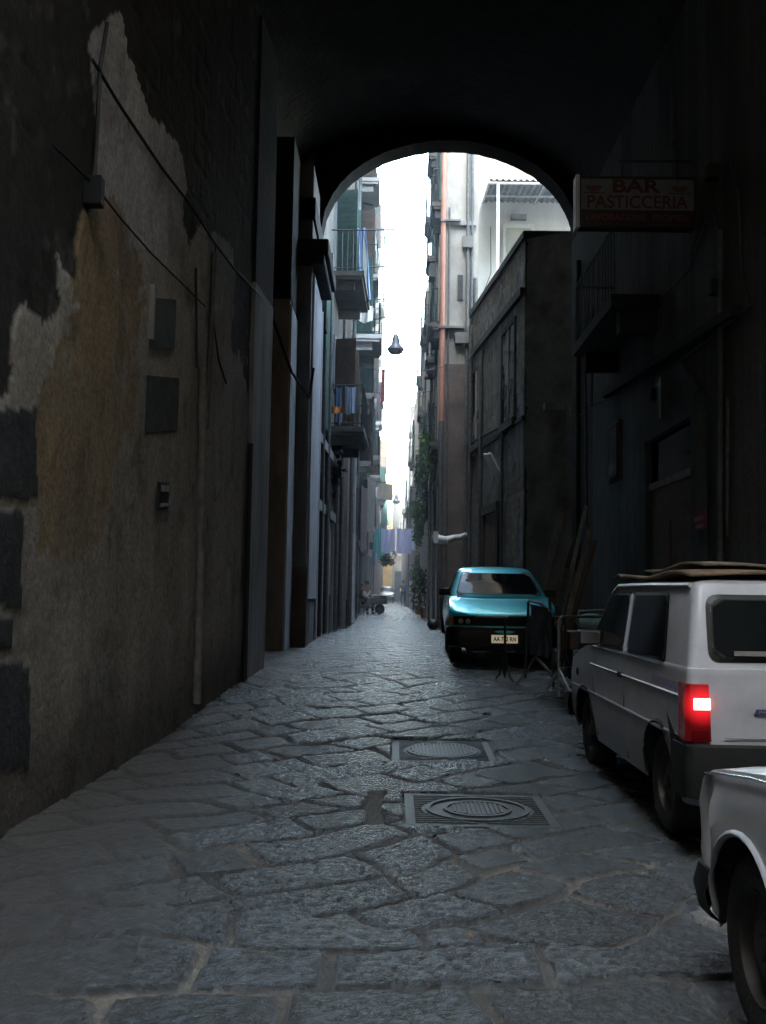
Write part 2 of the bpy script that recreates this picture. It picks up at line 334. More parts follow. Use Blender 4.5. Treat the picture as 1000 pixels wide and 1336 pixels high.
# ------------------------------------------------------------------ wall helpers
def wbox(mb, A, B, s0, s1, d0, d1, z0, z1):     # box along wall A->B; s metres from A, d metres out to the left of A->B
    A = Vector((A[0], A[1], 0)); B = Vector((B[0], B[1], 0)); u = (B-A).normalized(); n = Vector((-u.y, u.x, 0))
    c = A+u*(s0+s1)/2+n*(d0+d1)/2+Vector((0, 0, (z0+z1)/2)); return mb.obox(c, u*(s1-s0)/2, n*(d1-d0)/2, (0, 0, (z1-z0)/2))
def wpt(A, B, s, d, z):
    A = Vector((A[0], A[1], 0)); B = Vector((B[0], B[1], 0)); u = (B-A).normalized(); n = Vector((-u.y, u.x, 0)); return A+u*s+n*d+Vector((0, 0, z))
def plan(poly, z0, z1):
    m = MB(); n = len(poly); return m.prism([(x, y, z0) for x, y in poly], (0, 0, z1-z0))
def wgrid(A, B, z0, z1, ds, dz, fn, name, parent, m):      # displaced painted wall; fn(S,Z,X,Y)->disp,col ; out to the left of A->B
    A = np.array(A, float); B = np.array(B, float); ln = np.hypot(*(B-A)); u = (B-A)/ln; n = np.array([-u[1], u[0]])
    s = np.linspace(0, ln, int(ln/ds)+2); z = np.linspace(z0, z1, int((z1-z0)/dz)+2); S_, Z_ = np.meshgrid(s, z)
    X_ = A[0]+u[0]*S_; Y_ = A[1]+u[1]*S_; D, Cc = fn(S_, Z_, X_, Y_); X_ = X_+n[0]*D; Y_ = Y_+n[1]*D
    me = bpy.data.meshes.new(name); a, b = S_.shape; off = origin(parent)
    me.vertices.add(a*b); me.vertices.foreach_set('co', (np.stack([X_, Y_, Z_], -1)-np.array(off)).ravel())
    i = (np.arange(a-1)[:, None]*b+np.arange(b-1)[None, :]).ravel(); nf = len(i); me.loops.add(nf*4); me.polygons.add(nf)
    me.loops.foreach_set('vertex_index', np.stack([i, i+b, i+b+1, i+1], -1).ravel()); me.polygons.foreach_set('loop_start', np.arange(nf)*4)
    me.polygons.foreach_set('use_smooth', np.ones(nf, bool)); me.update(calc_edges=True)
    set_cols(me, np.concatenate([Cc, np.ones_like(Cc[..., :1])], -1)); me.materials.append(m)
    o = bpy.data.objects.new(name, me); C.objects.link(o); o.parent = parent; return o

# ------------------------------------------------------------------ the building with the covered passage
ab = thing('archway_building', 'dark old building whose vaulted passage frames the street, sooty plaster walls', 'building', (0.6, 18, 0))
ROOF0 = 1.2  # unseen roof edge, set to size the sky opening behind the camera
MB().box(-11, -2.62, 2, 17.4, -.2, 17).build('masonry', soot, ab); MB().box(-11, -2.6, -14, 2, -.2, 17).build('rear_bounce_wall', bouncewall, ab)  # unseen stretch behind the camera, coloured warm to bounce light
MB().box(3.9, 12, 2, 17.4, -.2, 17).build('masonry', soot, ab); MB().box(3.88, 12, -14, 2, -.2, 17).build('rear_bounce_wall', bouncewall, ab)
MB().box(-11, 12, -15, -5.5, -.2, 15).build('rear_light_block', bouncewall, ab)  # unseen wall added to cut sky light from behind, tinted for bounce
LA = (-2.37, 1.2); LB = (-1.69, 13.05)
def lwall(S_, Z_, X_, Y_):
    px, py = proj(X_, Y_, Z_); wob = fbm(Y_*2.2, Z_*2.2, 4, 1)-.5; w2 = fbm(Y_*2.2+50, Z_*2.2, 4, 2)-.5
    qx = px+wob*70; qy = py+w2*70
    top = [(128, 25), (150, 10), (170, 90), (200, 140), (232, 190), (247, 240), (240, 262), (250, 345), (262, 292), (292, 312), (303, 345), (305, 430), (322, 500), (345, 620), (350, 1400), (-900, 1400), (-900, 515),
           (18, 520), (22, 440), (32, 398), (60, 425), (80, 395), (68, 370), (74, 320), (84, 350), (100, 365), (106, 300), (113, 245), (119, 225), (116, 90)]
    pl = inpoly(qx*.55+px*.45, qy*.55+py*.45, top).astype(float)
    och = inpoly(qx, qy, [(112, 255), (150, 270), (190, 340), (186, 470), (155, 610), (120, 720), (66, 735), (55, 600), (88, 450), (98, 330)]).astype(float)*sst(.28, .55, fbm(Y_*2.2, Z_*2.2, 4, 9)+.12)
    n1 = fbm(Y_*1.5, Z_*.6, 5, 4); n2 = fbm(Y_*7, Z_*5, 4, 5); strk = fbm(Y_*9, Z_*.7, 3, 6)
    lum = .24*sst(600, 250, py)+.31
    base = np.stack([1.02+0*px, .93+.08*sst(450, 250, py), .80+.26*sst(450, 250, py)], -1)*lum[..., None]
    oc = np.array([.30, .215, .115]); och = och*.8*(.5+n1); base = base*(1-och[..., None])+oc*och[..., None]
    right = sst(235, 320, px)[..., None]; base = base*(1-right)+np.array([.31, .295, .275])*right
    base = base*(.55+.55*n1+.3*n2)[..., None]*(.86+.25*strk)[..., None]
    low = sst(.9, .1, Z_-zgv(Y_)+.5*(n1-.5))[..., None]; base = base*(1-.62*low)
    crack = sst(.03, .0, np.abs(fbm(Y_*1.6, Z_*1.6, 3, 88)-.5))*sst(.45, .6, n2); base = base*(1-.35*crack[..., None])
    base = base*(1-.35*(sst(.55, .78, fbm(Y_*4, Z_*3, 4, 33)))[..., None])
    pz = np.floor(Z_/.36); bx = np.floor(Y_/.55+pz*.5); e = np.minimum(np.minimum((Z_/.36)%1, 1-(Z_/.36)%1)*.36, np.minimum((Y_/.55+pz*.5)%1, 1-(Y_/.55+pz*.5)%1)*.55)
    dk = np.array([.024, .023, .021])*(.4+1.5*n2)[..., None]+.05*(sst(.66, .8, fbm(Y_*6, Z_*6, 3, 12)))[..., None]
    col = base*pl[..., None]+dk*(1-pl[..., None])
    D = .02*(n1-.5)*2+.008*(n2-.5)+pl*.012-(1-pl)*(.012*sst(.05, 0, e)*sst(.45,.6,n1)+.025*(n2-.5)+.03*(n1-.5)) - .006*och
    q = np.zeros_like(px, bool)
    for r in ((-600, 47, 534, 652), (-600, 25, 664, 792), (-600, 12, 806, 850), (-600, 33, 866, 1006)):
        q |= (qx*.12+px*.88 > r[0]) & (qx*.12+px*.88 < r[1]) & (qy*.1+py*.9 > r[2]) & (qy*.1+py*.9 < r[3])
    q &= (Y_ > 4.62) & (((Y_-4.62) % 1.0) > -1)
    col = np.where(q[..., None], np.array([.036, .037, .04])*(.5+1.2*n2)[..., None], col); D = np.where(q, D+.012, D)
    return -D, col
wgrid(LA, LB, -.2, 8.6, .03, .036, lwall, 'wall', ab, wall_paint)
# left pilaster, recess, pier
u = Vector((LB[0]-LA[0], LB[1]-LA[1], 0)).normalized()
p0 = PW(320, 700, LA, LB)
mb = MB(); mb.prism([(-2.5, p0.y, -.2), (p0.x+.05, p0.y, -.2), (LB[0]+.06, LB[1], -.2), (-2.5, LB[1], -.2)], (0, 0, 5.3)); mb.build('pilaster', bluelitplast, ab); MB().prism([(-2.5, p0.y, 5.1), (p0.x+.045, p0.y, 5.1), (LB[0]+.055, LB[1], 5.1), (-2.5, LB[1], 5.1)], (0, 0, 3.4)).build('masonry', soot, ab)
MB().tube([(p0.x+.045, p0.y-.05, .1), (p0.x+.045, p0.y-.05, 2.0), (p0.x+.045, p0.y-.04, 3.1)], .03).build('drainpipe', iron, ab)
MB().box(-2.62, -1.76, 16.3, 17.4, -.2, 6.2).build('pilaster', mat('brown_plaster', (.34, .28, .24), .9, var=.4, scale=3, bump=.4, stretch=.4), ab)
MB().box(-1.76, -1.725, 16.32, 17.36, .2, 6.1).build('lit_edge_strip', palestrip, ab)  # edge lit from the street, its light painted as a pale strip
MB().box(-2.62, -1.745, 16.3, 19.5, 6.2, 9.0).build('masonry', soot, ab)
MB().box(-2.62, -1.5, 17.42, 19.5, -.2, 9.0).build('pier', mat('pier_plaster', (.19, .19, .195), .9, var=.5, scale=3, bump=.6, stretch=.4), ab)
MB().box(-1.77, -1.47, 17.36, 17.6, .1, 1.75).build('plinth', mat('plinth_brown', (.13, .10, .08), .85, var=.5, scale=5, bump=.5), ab)
MB().box(-1.5, -1.46, 17.6, 19.5, 1.2, 7.05).build('lit_edge_strip', palestrip, ab)  # pale strip paints the street light on the arch reveal
MB().box(-1.8, -1.27, 17.32, 19.6, 7.15, 7.32).box(-1.8, -1.2, 17.28, 19.6, 7.32, 7.6).build('impost', darkstone, ab, bevel=.03)
# vault and arch
cx, hw = .65, 3.28; Z0 = 8.3
mb = MB()
def vf(a, b):
    t = PI*a; yy = ROOF0+(18.95-ROOF0)*b; rr = 1+.006*math.sin(yy*3.1+a*9)+.01*(random.random()-.5)
    return (cx-hw*math.cos(t)*rr, yy, Z0+2.25*math.sin(t)*rr)
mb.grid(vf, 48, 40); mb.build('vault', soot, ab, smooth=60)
def archring(y0, y1, cx, hw, zs, rise, ztop, m, name, xl, xr):
    mb = MB(); n = 40; n = 90; pts = [(cx-hw*math.cos(PI*i/n)*(1+.006*(random.random()-.5)), zs+rise*math.sin(PI*i/n)*(1+.014*(random.random()-.5))) for i in range(n+1)]
    top = [(xl+(xr-xl)*i/n, ztop) for i in range(n+1)]
    vs = [(x, y0, z) for x, z in pts]+[(x, y1, z) for x, z in pts]+[(x, y0, z) for x, z in top]+[(x, y1, z) for x, z in top]; k = n+1
    fs = []
    for i in range(n): fs += [(i, i+1, k+i+1, k+i), (i, 2*k+i, 2*k+i+1, i+1), (k+i, k+i+1, 3*k+i+1, 3*k+i), (2*k+i, 3*k+i, 3*k+i+1, 2*k+i+1)]
    fs += [(0, k, 3*k, 2*k), (n, 2*k+n, 3*k+n, k+n)]
    mb.add(vs, fs); return mb.build(name, m, ab, smooth=40)
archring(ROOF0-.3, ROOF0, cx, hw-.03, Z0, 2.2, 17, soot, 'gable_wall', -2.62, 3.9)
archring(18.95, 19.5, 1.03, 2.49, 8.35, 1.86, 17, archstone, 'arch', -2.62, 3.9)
MB().box(-2.62, -1.46, 17.42, 19.5, 8.0, 8.4).build('masonry', darkstone, ab)
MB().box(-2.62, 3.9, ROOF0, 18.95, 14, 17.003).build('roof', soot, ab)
MB().box(-11, -2.62, 17.4, 19.5, -.2, 17).build('masonry', soot, ab)
MB().box(3.9, 12, 17.4, 19.5, -.2, 17).build('masonry', soot, ab)
MB().box(3.52, 3.9, 17.3, 19.5, -.2, 8.4).build('pier', darkstone, ab)
# right passage wall
RA = (3.5, 17.35); RB = (3.5, 1.0)
def rwall(S_, Z_, X_, Y_):
    px, py = proj(X_, Y_, Z_); n1 = fbm(Y_*1.5, Z_*.5, 5, 14); n2 = fbm(Y_*6, Z_*4, 4, 15); strk = fbm(Y_*10, Z_*.6, 3, 16)
    qx = px+(n1-.5)*50; qy = py+(n2-.5)*50
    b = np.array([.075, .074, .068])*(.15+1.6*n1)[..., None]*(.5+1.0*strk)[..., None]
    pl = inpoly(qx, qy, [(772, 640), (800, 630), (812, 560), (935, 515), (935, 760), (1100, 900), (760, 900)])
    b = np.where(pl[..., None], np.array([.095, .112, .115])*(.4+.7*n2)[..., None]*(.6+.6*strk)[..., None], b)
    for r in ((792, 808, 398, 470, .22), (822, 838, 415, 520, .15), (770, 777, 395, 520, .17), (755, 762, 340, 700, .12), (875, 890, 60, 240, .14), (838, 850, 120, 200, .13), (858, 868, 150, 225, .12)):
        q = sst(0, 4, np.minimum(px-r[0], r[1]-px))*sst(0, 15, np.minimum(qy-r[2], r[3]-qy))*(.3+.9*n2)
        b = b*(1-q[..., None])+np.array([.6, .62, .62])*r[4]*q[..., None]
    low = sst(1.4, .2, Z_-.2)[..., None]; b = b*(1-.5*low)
    return .025*(n1-.5)+.012*(n2-.5), b
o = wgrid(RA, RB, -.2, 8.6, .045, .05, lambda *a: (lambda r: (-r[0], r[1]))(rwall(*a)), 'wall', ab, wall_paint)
MB().box(3.56, 3.9, 1, 17.35, -.2, 8.6).build('masonry', soot, ab)
# doorway in the right wall
a = PW(854, 650, RA, RB); b = PW(915, 650, RA, RB); zt = PW(880, 563, RA, RB).z; zz = PW(880, 627, RA, RB).z
fr = MB(); y1, y0 = a.y, b.y
fr.box(3.38, 3.55, y0-.22, y0, .2, zt+.25); fr.box(3.38, 3.55, y1, y1+.25, .3, zt+.25); fr.box(3.38, 3.55, y0, y1, zt, zt+.25)
fr = fr.build('door_frame', mat('door_frame_plaster', (.060, .070, .073), .9, var=.5, scale=4, bump=.5), ab, bevel=.01)
MB().prism([(3.43, y0-.22, zt+.26), (3.43, y1+.25, zt+.26), (3.43, (y0+y1)/2+.5, zt+.75), (3.43, (y0+y1)/2-.5, zt+.75)], (.12, 0, 0)).build('pediment', MATS['door_frame_plaster'], fr)
d = MB(); d.box(3.46, 3.56, y0, y1, .2, zz-.04)
for s in (y0+.12, (y0+y1)/2+.06):
    for q in (.45, 1.5): d.box(3.44, 3.462, s, s+(y1-y0)/2-.2, q, q+.8)
d = d.build('door', brownwood, ab); MB().lathe([(.0, -.06), (.03, -.05), (.03, 0)], (3.45, (y0+y1)/2+.1, 1.35), 'x').build('handle', castiron, d, smooth=40)
MB().box(3.43, 3.56, y0, y1, zz-.035, zz+.05).build('transom', greywood, ab)
MB().box(3.47, 3.56, y0, y1, zz+.05, zt).build('pane', glassdark, ab)
a = PW(799, 590, RA, RB); b = PW(812, 590, RA, RB); w = MB().box(3.44, 3.55, b.y, a.y, PW(805, 628, RA, RB).z, PW(805, 552, RA, RB).z).build('window', brownwood, ab)
MB().box(3.425, 3.438, b.y+.06, a.y-.06, PW(805, 624, RA, RB).z, PW(805, 556, RA, RB).z).build('pane', glassdark, w)
# balcony slab, ledges, conduits
a = PW(800, 380, RA, RB); b = PW(862, 380, RA, RB)
bl = MB().box(2.85, 3.5, b.y, a.y, 5.15, 5.32).box(3.0, 3.5, b.y+.15, b.y+.35, 4.85, 5.15).box(3.0, 3.5, a.y-.35, a.y-.15, 4.85, 5.15).build('balcony', darkstone, ab)
rl = MB()
for i in range(16): yy = b.y+.04+(a.y-b.y-.08)*i/15; rl.tube([(2.9, yy, 5.32), (2.9, yy, 6.25)], .01, 5)
rl.tube([(3.5, b.y+.04, 6.27), (2.9, b.y+.04, 6.27), (2.9, a.y-.04, 6.27), (3.5, a.y-.04, 6.27)], .022, 6); rl.build('railing', iron, bl)
p1 = PW(795, 515, RA, RB); p2 = PW(970, 405, RA, RB); MB().obox(((3.44), (p1.y+p2.y)/2, (p1.z+p2.z)/2), (0, (p2.y-p1.y)/2, (p2.z-p1.z)/2), (.06, 0, 0), (0, 0, .05)).build('cornice', darkstone, ab)
def onR(l, d=.04): return [Vector((3.5-d, PW(x, y, RA, RB).y, PW(x, y, RA, RB).z)) for x, y in l]
for l, r, m in (([(946, 300), (945, 740)], .035, greymetal), ([(955, 520), (954, 700)], .02, greymetal), ([(790, 470), (797, 440), (850, 405), (905, 350), (922, 300), (935, 255), (958, 212), (968, 250), (971, 300), (974, 360), (985, 400), (980, 420)], .014, greycable),
                ([(905, 330), (925, 270), (938, 270), (945, 320), (945, 380)], .012, greycable), ([(767, 528), (800, 520), (880, 480), (990, 395)], .012, greycable), ([(740, 545), (765, 540), (800, 515)], .01, greycable),
                ([(758, 340), (757, 760)], .05, darkstone), ([(766, 390), (769, 700)], .03, greymetal), ([(880, 70), (884, 240)], .03, greymetal), ([(778, 400), (775, 530)], .025, greymetal)):
    MB().tube(onR(l), r, 7).build('conduit' if r < .02 else 'drainpipe', m, ab, smooth=60)
for (x, y) in ((938, 225), (943, 375), (862, 515)):
    p = PW(x, y, RA, RB); MB().box(3.36, 3.5, p.y-.07, p.y+.07, p.z-.08, p.z+.08).build('junction_box', plastic, ab, bevel=.01)
p = PW(882, 520, RA, RB); MB().box(3.3, 3.5, p.y-.05, p.y+.05, p.z-.25, p.z+.28).build('bracket', iron, ab)
# left wall fittings
def onL(l, d=.05):
    r = []
    for x, y in l: p = PW(x, y, LA, LB); r.append(p+Vector((u.y, -u.x, 0))*d)
    return r
MB().tube(onL([(272, 330), (266, 470), (261, 560)], .06), .028, 8).build('drainpipe', greymetal, ab, smooth=60)
MB().tube(onL([(257, 480), (255, 620), (253, 760), (249, 918)], .06), .04, 10).build('drainpipe', mat('painted_pipe', (.2, .18, .16), .8, var=.5, scale=7, bump=.3), ab, smooth=60)
for l, r in (([(112, 78), (150, 140), (205, 220), (243, 268), (275, 318), (300, 350), (345, 398)], .013), ([(132, 30), (122, 90), (118, 180), (114, 240)], .014), ([(60, 190), (118, 245), (150, 285), (190, 330), (240, 378), (262, 400)], .008), ([(250, 350), (251, 480)], .012), ([(276, 320), (273, 420), (280, 470), (290, 500)], .011)):
    MB().tube(onL(l, .045), r, 6).build('conduit', cable, ab, smooth=60)
p = PW(111, 250, LA, LB); MB().obox(p+Vector((.06, 0, 0)), (.06, 0, 0), (0, .05, 0), (0, 0, .1)).build('junction_box', plastic, ab, bevel=.01)
MB().tube([Vector((-2.3, 16.2, PW(410, 460, (-1.6, 16), (-1.6, 17)).z+.5)), (-1.7, 16.28, 4.95), (-1.5, 17.4, 4.75), (-1.44, 17.5, 5.3)], .025, 6).build('conduit', cable, ab)

# notices and panels on the walls (each its own thing)
def lpanel(name, label, cat, x0, x1, y0, y1, m, fm=None, th=.014):
    A = PW(x0, (y0+y1)/2, LA, LB); B = PW(x1, (y0+y1)/2, LA, LB); n = Vector((u.y, -u.x, 0)); zt = PW((x0+x1)/2, y0, LA, LB).z; zb = PW((x0+x1)/2, y1, LA, LB).z
    t = thing(name, label, cat, (A+B)/2+n*.03); c = (A+B)/2; c.z = (zt+zb)/2
    MB().obox(c+n*(.03+th/2), (B-A)/2, n*th/2, (0, 0, (zt-zb)/2)).build('board', m, t)
    if fm:
        f = MB(); f.obox(A+n*.045+Vector((0, 0, c.z-A.z)), u*.016, n*.022, (0, 0, (zt-zb)/2+.01)); f.build('frame', fm, t)
    return t, c, n, (B-A), zt-zb
weath = mat('weathered_board', (.045, .05, .048), .75, var=.7, scale=4, bump=.3)
lpanel('notice_board', 'dark notice board with a pale vertical edge, upper one on the left wall', 'notice board', 191, 223, 388, 455, weath, greyplast)
lpanel('poster_panel', 'faded dark poster pasted on the left wall below the notice board', 'poster', 186, 228, 490, 562, mat('faded_poster', (.06, .065, .068), .9, var=.8, scale=9, dirt=(.02, .022, .022)), None, .006)
t, c, n, dv, hh = lpanel('small_sign', 'small upright dark plaque low on the left wall', 'plaque', 200.5, 213, 629, 665, black, None, .02)
MB().obox(c+n*.055+Vector((0, 0, hh*.28)), dv*.38, n*.003, (0, 0, hh*.12)).build('band', greywood, t)
MB().obox(c+n*.055-Vector((0, 0, hh*.32)), dv*.38, n*.003, (0, 0, hh*.06)).build('band', greywood, t)
a = PW(920, 677, RA, RB); b = PW(934, 677, RA, RB); zt = PW(927, 665, RA, RB).z; zb = PW(927, 691, RA, RB).z
t = thing('wall_notice', 'small magenta notice fixed beside the dark door on the right wall', 'notice', (3.4, (a.y+b.y)/2, zb))
MB().box(3.38, 3.40, b.y, a.y, zb, zt).build('board', pinknote, t)
MB().box(3.372, 3.379, b.y+.03, a.y-.03, zt-.12, zt-.08).box(3.372, 3.379, b.y+.03, a.y-.08, zt-.2, zt-.17).build('print', mat('pale_pink_ink', (.35, .2, .25), .7), t)

# ------------------------------------------------------------------ hanging bar sign
sy = 11.4; c0 = P(753, 229, sy); c1 = P(909, 300, sy); xl, xr, zt, zb = c0.x, c1.x, c0.z, c1.z+.02
t = thing('bar_sign', 'double sided BAR PASTICCERIA box sign on an iron bracket, right wall', 'sign', ((xl+xr)/2, sy, zb))
W_ = xr-xl; H_ = zt-zb; cxs = (xl+xr)/2
MB().box(xl, xr, sy, sy+.16, zb, zt).build('box', black, t, bevel=.008)
MB().box(xl-.012, xl+.03, sy-.012, sy+.17, zb-.01, zt+.01).build('edge', signedge, t)
MB().box(xl+.05, xr-.03, sy-.008, sy, zb+.21, zt-.04).build('panel', signface, t)
MB().box(xl+.05, xr-.03, sy-.008, sy, zb+.035, zb+.205).build('panel', signred, t)
tl = Vector((cxs, sy, zb))
def st(body, w, h, cx_, cz_, m, bold=.0): text_mesh(body, .2, 'lettering', m, t, (cx_-cxs, -.011, cz_-zb), (PI/2, 0, 0), .002, w, bold, h)
st('BAR', W_*.40, H_*.26, cxs+.0, zt-H_*.20, inkred, .006); st('PASTICCERIA', W_*.84, H_*.25, cxs+.01, zt-H_*.51, inkred, .002); st('LAVORAZIONE', W_*.50, H_*.12, cxs-W_*.17, zb+.12, inkpale, .001); st('PROPRIA', W_*.31, H_*.12, cxs+W_*.285, zb+.12, inkpale, .001)
for sx in (-1, 1):                       # a cup on the left, a pastry on the right
    q = MB(); bx = cxs+sx*W_*.36; bz = zt-H_*.2
    q.prism([(bx+.10*math.cos(PI+PI*i/12), sy-.012, bz+.07*math.sin(PI+PI*i/12)) for i in range(13)], (0, .003, 0)); q.tube([(bx-.13, sy-.012, bz-.085), (bx+.13, sy-.012, bz-.085)], .008, 6)
    q.tube([(bx-.03, sy-.012, bz+.02), (bx-.01, sy-.012, bz+.05), (bx-.03, sy-.012, bz+.08)], .006, 5); q.build('emblem', inkpale, t)
for p_, r_ in (([(3.5, sy+.08, zt+.22), (xl+.5, sy+.08, zt+.22)], .018), ([(xl+.55, sy+.08, zt+.22), (xl+.55, sy+.08, zt-.01)], .012), ([(xr-.2, sy+.08, zt+.22), (xr-.2, sy+.08, zt-.01)], .012), ([(3.5, sy+.08, zb+.1), (xr-.01, sy+.08, zb+.1)], .018)): MB().tube(p_, r_).build('bracket', iron, t)

# ------------------------------------------------------------------ buildings along the street beyond the arch
def window(par, A, B, s0, s1, z0, z1, fm=palestrip, sh=None, open_=1.2, out=1, name='window'):
    f = MB(); w = .1
    wbox(f, A, B, s0-w, s0, .0, .05*out, z0-w, z1+w); wbox(f, A, B, s1, s1+w, .0, .05*out, z0-w, z1+w); wbox(f, A, B, s0, s1, 0, .05*out, z1, z1+w); wbox(f, A, B, s0-w-.04, s1+w+.04, 0, .1*out, z0-w-.06, z0-w*0)
    f = f.build(name, fm, par)
    wbox(MB(), A, B, s0, s1, .003*out, .015*out, z0, z1).build('pane', paneglass, f)
    m_ = MB(); wbox(m_, A, B, (s0+s1)/2-.03, (s0+s1)/2+.03, .016*out, .04*out, z0, z1).build('mullion', greywood, f)
    if sh:
        for sd in (0, 1):
            q = MB(); ww = (s1-s0)/2*.95; ax = s0-.02 if sd == 0 else s1+.02; dr = -1 if sd == 0 else 1; ca, sa = math.cos(open_), math.sin(open_)
            base = wpt(A, B, ax, .06*out, (z0+z1)/2); uu = (wpt(A, B, 1, 0, 0)-wpt(A, B, 0, 0, 0)); nn = (wpt(A, B, 0, 1, 0)-wpt(A, B, 0, 0, 0))*out
            dv = uu*dr*math.cos(open_)+nn*math.sin(open_); pv = dv.cross(Vector((0, 0, 1)))
            q.obox(base+dv*ww/2, dv*ww/2, pv*.018, (0, 0, (z1-z0)/2))
            for k in range(int((z1-z0)/.12)): q.obox(base+dv*ww/2+Vector((0, 0, -(z1-z0)/2+.06+k*.12)), dv*ww*.42, pv*.026, (0, 0, .02))
            q.build('shutter', sh, f)
def balcony(par, A, B, s0, s1, z, dep=.8, out=1, h=1.0, m=greywall, rm=iron, rack=False):
    b = MB(); wbox(b, A, B, s0, s1, 0, dep*out, z-.12, z); wbox(b, A, B, s0+.03, s1-.03, 0, (dep-.05)*out, z-.2, z-.12)
    for s in (s0+.15, s1-.3): wbox(b, A, B, s, s+.15, 0, dep*.7*out, z-.42, z-.2)
    b = b.build('balcony', m, par)
    r = MB(); e = dep-.05; P_ = lambda s, d, zz: wpt(A, B, s, d*out, zz)
    for q, rr in ((z+h, .02), (z+.08, .014)): r.tube([P_(s0+.04, 0, q), P_(s0+.04, e, q), P_(s1-.04, e, q), P_(s1-.04, 0, q)], rr, 5)
    n = max(4, int((s1-s0)/.13))
    for i in range(n+1): s = s0+.04+(s1-s0-.08)*i/n; r.tube([P_(s, e, z), P_(s, e, z+h)], .010, 4, False)
    for i in range(1, int(e/.13)+1):
        for s in (s0+.04, s1-.04): r.tube([P_(s, i*.13, z), P_(s, i*.13, z+h)], .010, 4, False)
    r.build('railing', rm, b)
    if rack:
        k = MB()
        for s in (s0+.1, s1-.1): k.tube([P_(s, e, z+h+.02), P_(s, e+.75, z+h+.04)], .02, 5)
        for d in (e+.3, e+.5, e+.72): k.tube([P_(s0+.1, d, z+h+.04), P_(s1-.1, d, z+h+.04)], .008, 4)
        k.build('clothes_rack', iron, b)
    return b
def pipe(par, A, B, s, z0, z1, d=.1, r=.05, m=greymetal, out=1, name='drainpipe'):
    MB().tube([wpt(A, B, s, d*out, z0), wpt(A, B, s, d*out, z1)], r, 8).build(name, m, par, smooth=60)
def building(name, label, poly, z1, m, cornice=None):
    cx_ = sum(p[0] for p in poly)/len(poly); cy_ = sum(p[1] for p in poly)/len(poly)
    t = thing(name, label, 'building', (cx_, cy_, 0)); plan(poly, -.2, z1).build('wall', m, t); return t

# left side (walls run A->B away from the camera; the street is to the right: out=-1)
L1 = ((-1.62, 19.55), (-1.45, 27)); L2 = ((-1.22, 27), (-1.36, 40)); L3 = ((-1.42, 40), (-1.15, 60)); L4 = ((-1.05, 60), (-.85, 101))
b1 = building('apartment_building', 'first left-hand building past the arch, two iron balconies and pale lower wall', [(-9, 19.55), L1[0], L1[1], (-9, 27)], 22, greywall)
b2 = building('apartment_building', 'second left-hand building, cream plaster, with laundry racks and an awning frame', [(-9, 27.003), L2[0], L2[1], (-9, 40)], 24, mat('brownish_render', (.22, .19, .16), .9, var=.5, scale=1.2, bump=.5, stretch=.4))
b3 = building('apartment_building', 'third left-hand building, tall pale facade behind the beige awning', [(-9, 40.003), L3[0], L3[1], (-9, 60)], 25, mat('cream_render', (.40, .35, .28), .9, var=.45, scale=1, bump=.4, stretch=.4))
b4 = building('apartment_building', 'farthest left-hand building, low grey facade near the street end', [(-9, 60.003), L4[0], L4[1], (-9, 101)], 8.5, pinkwall)
O = -1
for A, B, par, lst in ((*L1, b1, [(3.4, 8.9, .8), (3.4, 5.25, .82)]), (*L2, b2, [(.3, 8.5, .85), (4.6, 11.6, .7), (7.6, 8.3, .6), (5, 15, .7), (9.5, 11.9, .6), (10, 6.2, .5), (1, 14.8, .6), (6, 18.2, .7)]),
                        (*L3, b3, [(2, 7.1, .8), (7, 10.5, .8), (3, 14, .9), (11, 7.3, .6), (12, 13.8, .6), (6, 17.5, .8), (14, 10.6, .6)]), (*L4, b4, [(3, 7, .5), (10, 9.8, .5), (20, 6.6, .5)])):
    for i, (s, z, dep) in enumerate(lst):
        if par is b1:
            s0, s1 = (3.5, 6.4) if z > 8 else (3.9, 6.6)
        else: s0, s1 = s, s+2.1
        balcony(par, A, B, s0, s1, z, dep, O, rack=(i == 0), m=greywall if par in (b1, b4) else whitewall)
        window(par, A, B, (s0+s1)/2-.55, (s0+s1)/2+.55, z+.02, z+2.3, palestrip, (greenwood if i % 2 == 0 else brownwood), 1.35, O, 'balcony_door')
for A, B, par, ln in ((*L2, b2, 12), (*L3, b3, 19), (*L4, b4, 38)):
    for fl in range(6):
        s = 1.5+random.random()
        while s < ln-2:
            z = 4.6+fl*3.4+random.uniform(-.1, .1)
            if z < {b2: 22, b3: 23, b4: 9}[par] and random.random() < .35: window(par, A, B, s, s+1, z, z+1.5, palestrip, random.choice([greenwood, brownwood, greywood]), random.uniform(.9, 1.5), O)
            s += 3.0+random.random()
for A, B, par, ss in ((*L1, b1, [(.35, 7, palestrip), (1.3, 6.5, greymetal), (2.6, 9, greymetal), (5.2, 4.2, greymetal), (7.1, 20, greymetal)]), (*L2, b2, [(.25, 22, greymetal), (3.1, 23, palestrip), (6.9, 20, greymetal), (12.6, 23, greymetal)]), (*L3, b3, [(.3, 22, greymetal), (9.4, 24, tanwall), (19, 20, greymetal)])):
    for s, z, m in ss: pipe(par, A, B, s, .4, z, .1, .055, m, O)
for A, B, par, ln in ((*L1, b1, 7), (*L2, b2, 12), (*L3, b3, 19)):       # ground-floor doors (bassi) and stone jambs
    s = .8
    while s < ln-1.5:
        f = MB(); wbox(f, A, B, s-.18, s, 0, -.10, .3, 3.0); wbox(f, A, B, s+1.1, s+1.28, 0, -.10, .3, 3.0); wbox(f, A, B, s-.18, s+1.28, 0, -.13, 3.0, 3.2); f = f.build('door_frame', greyplast, par)
        wbox(MB(), A, B, s, s+1.1, -.003, -.03, .3, 3.0).build('door', random.choice([greenwood, brownwood, greywood]), f); s += 2.5+random.random()*.8
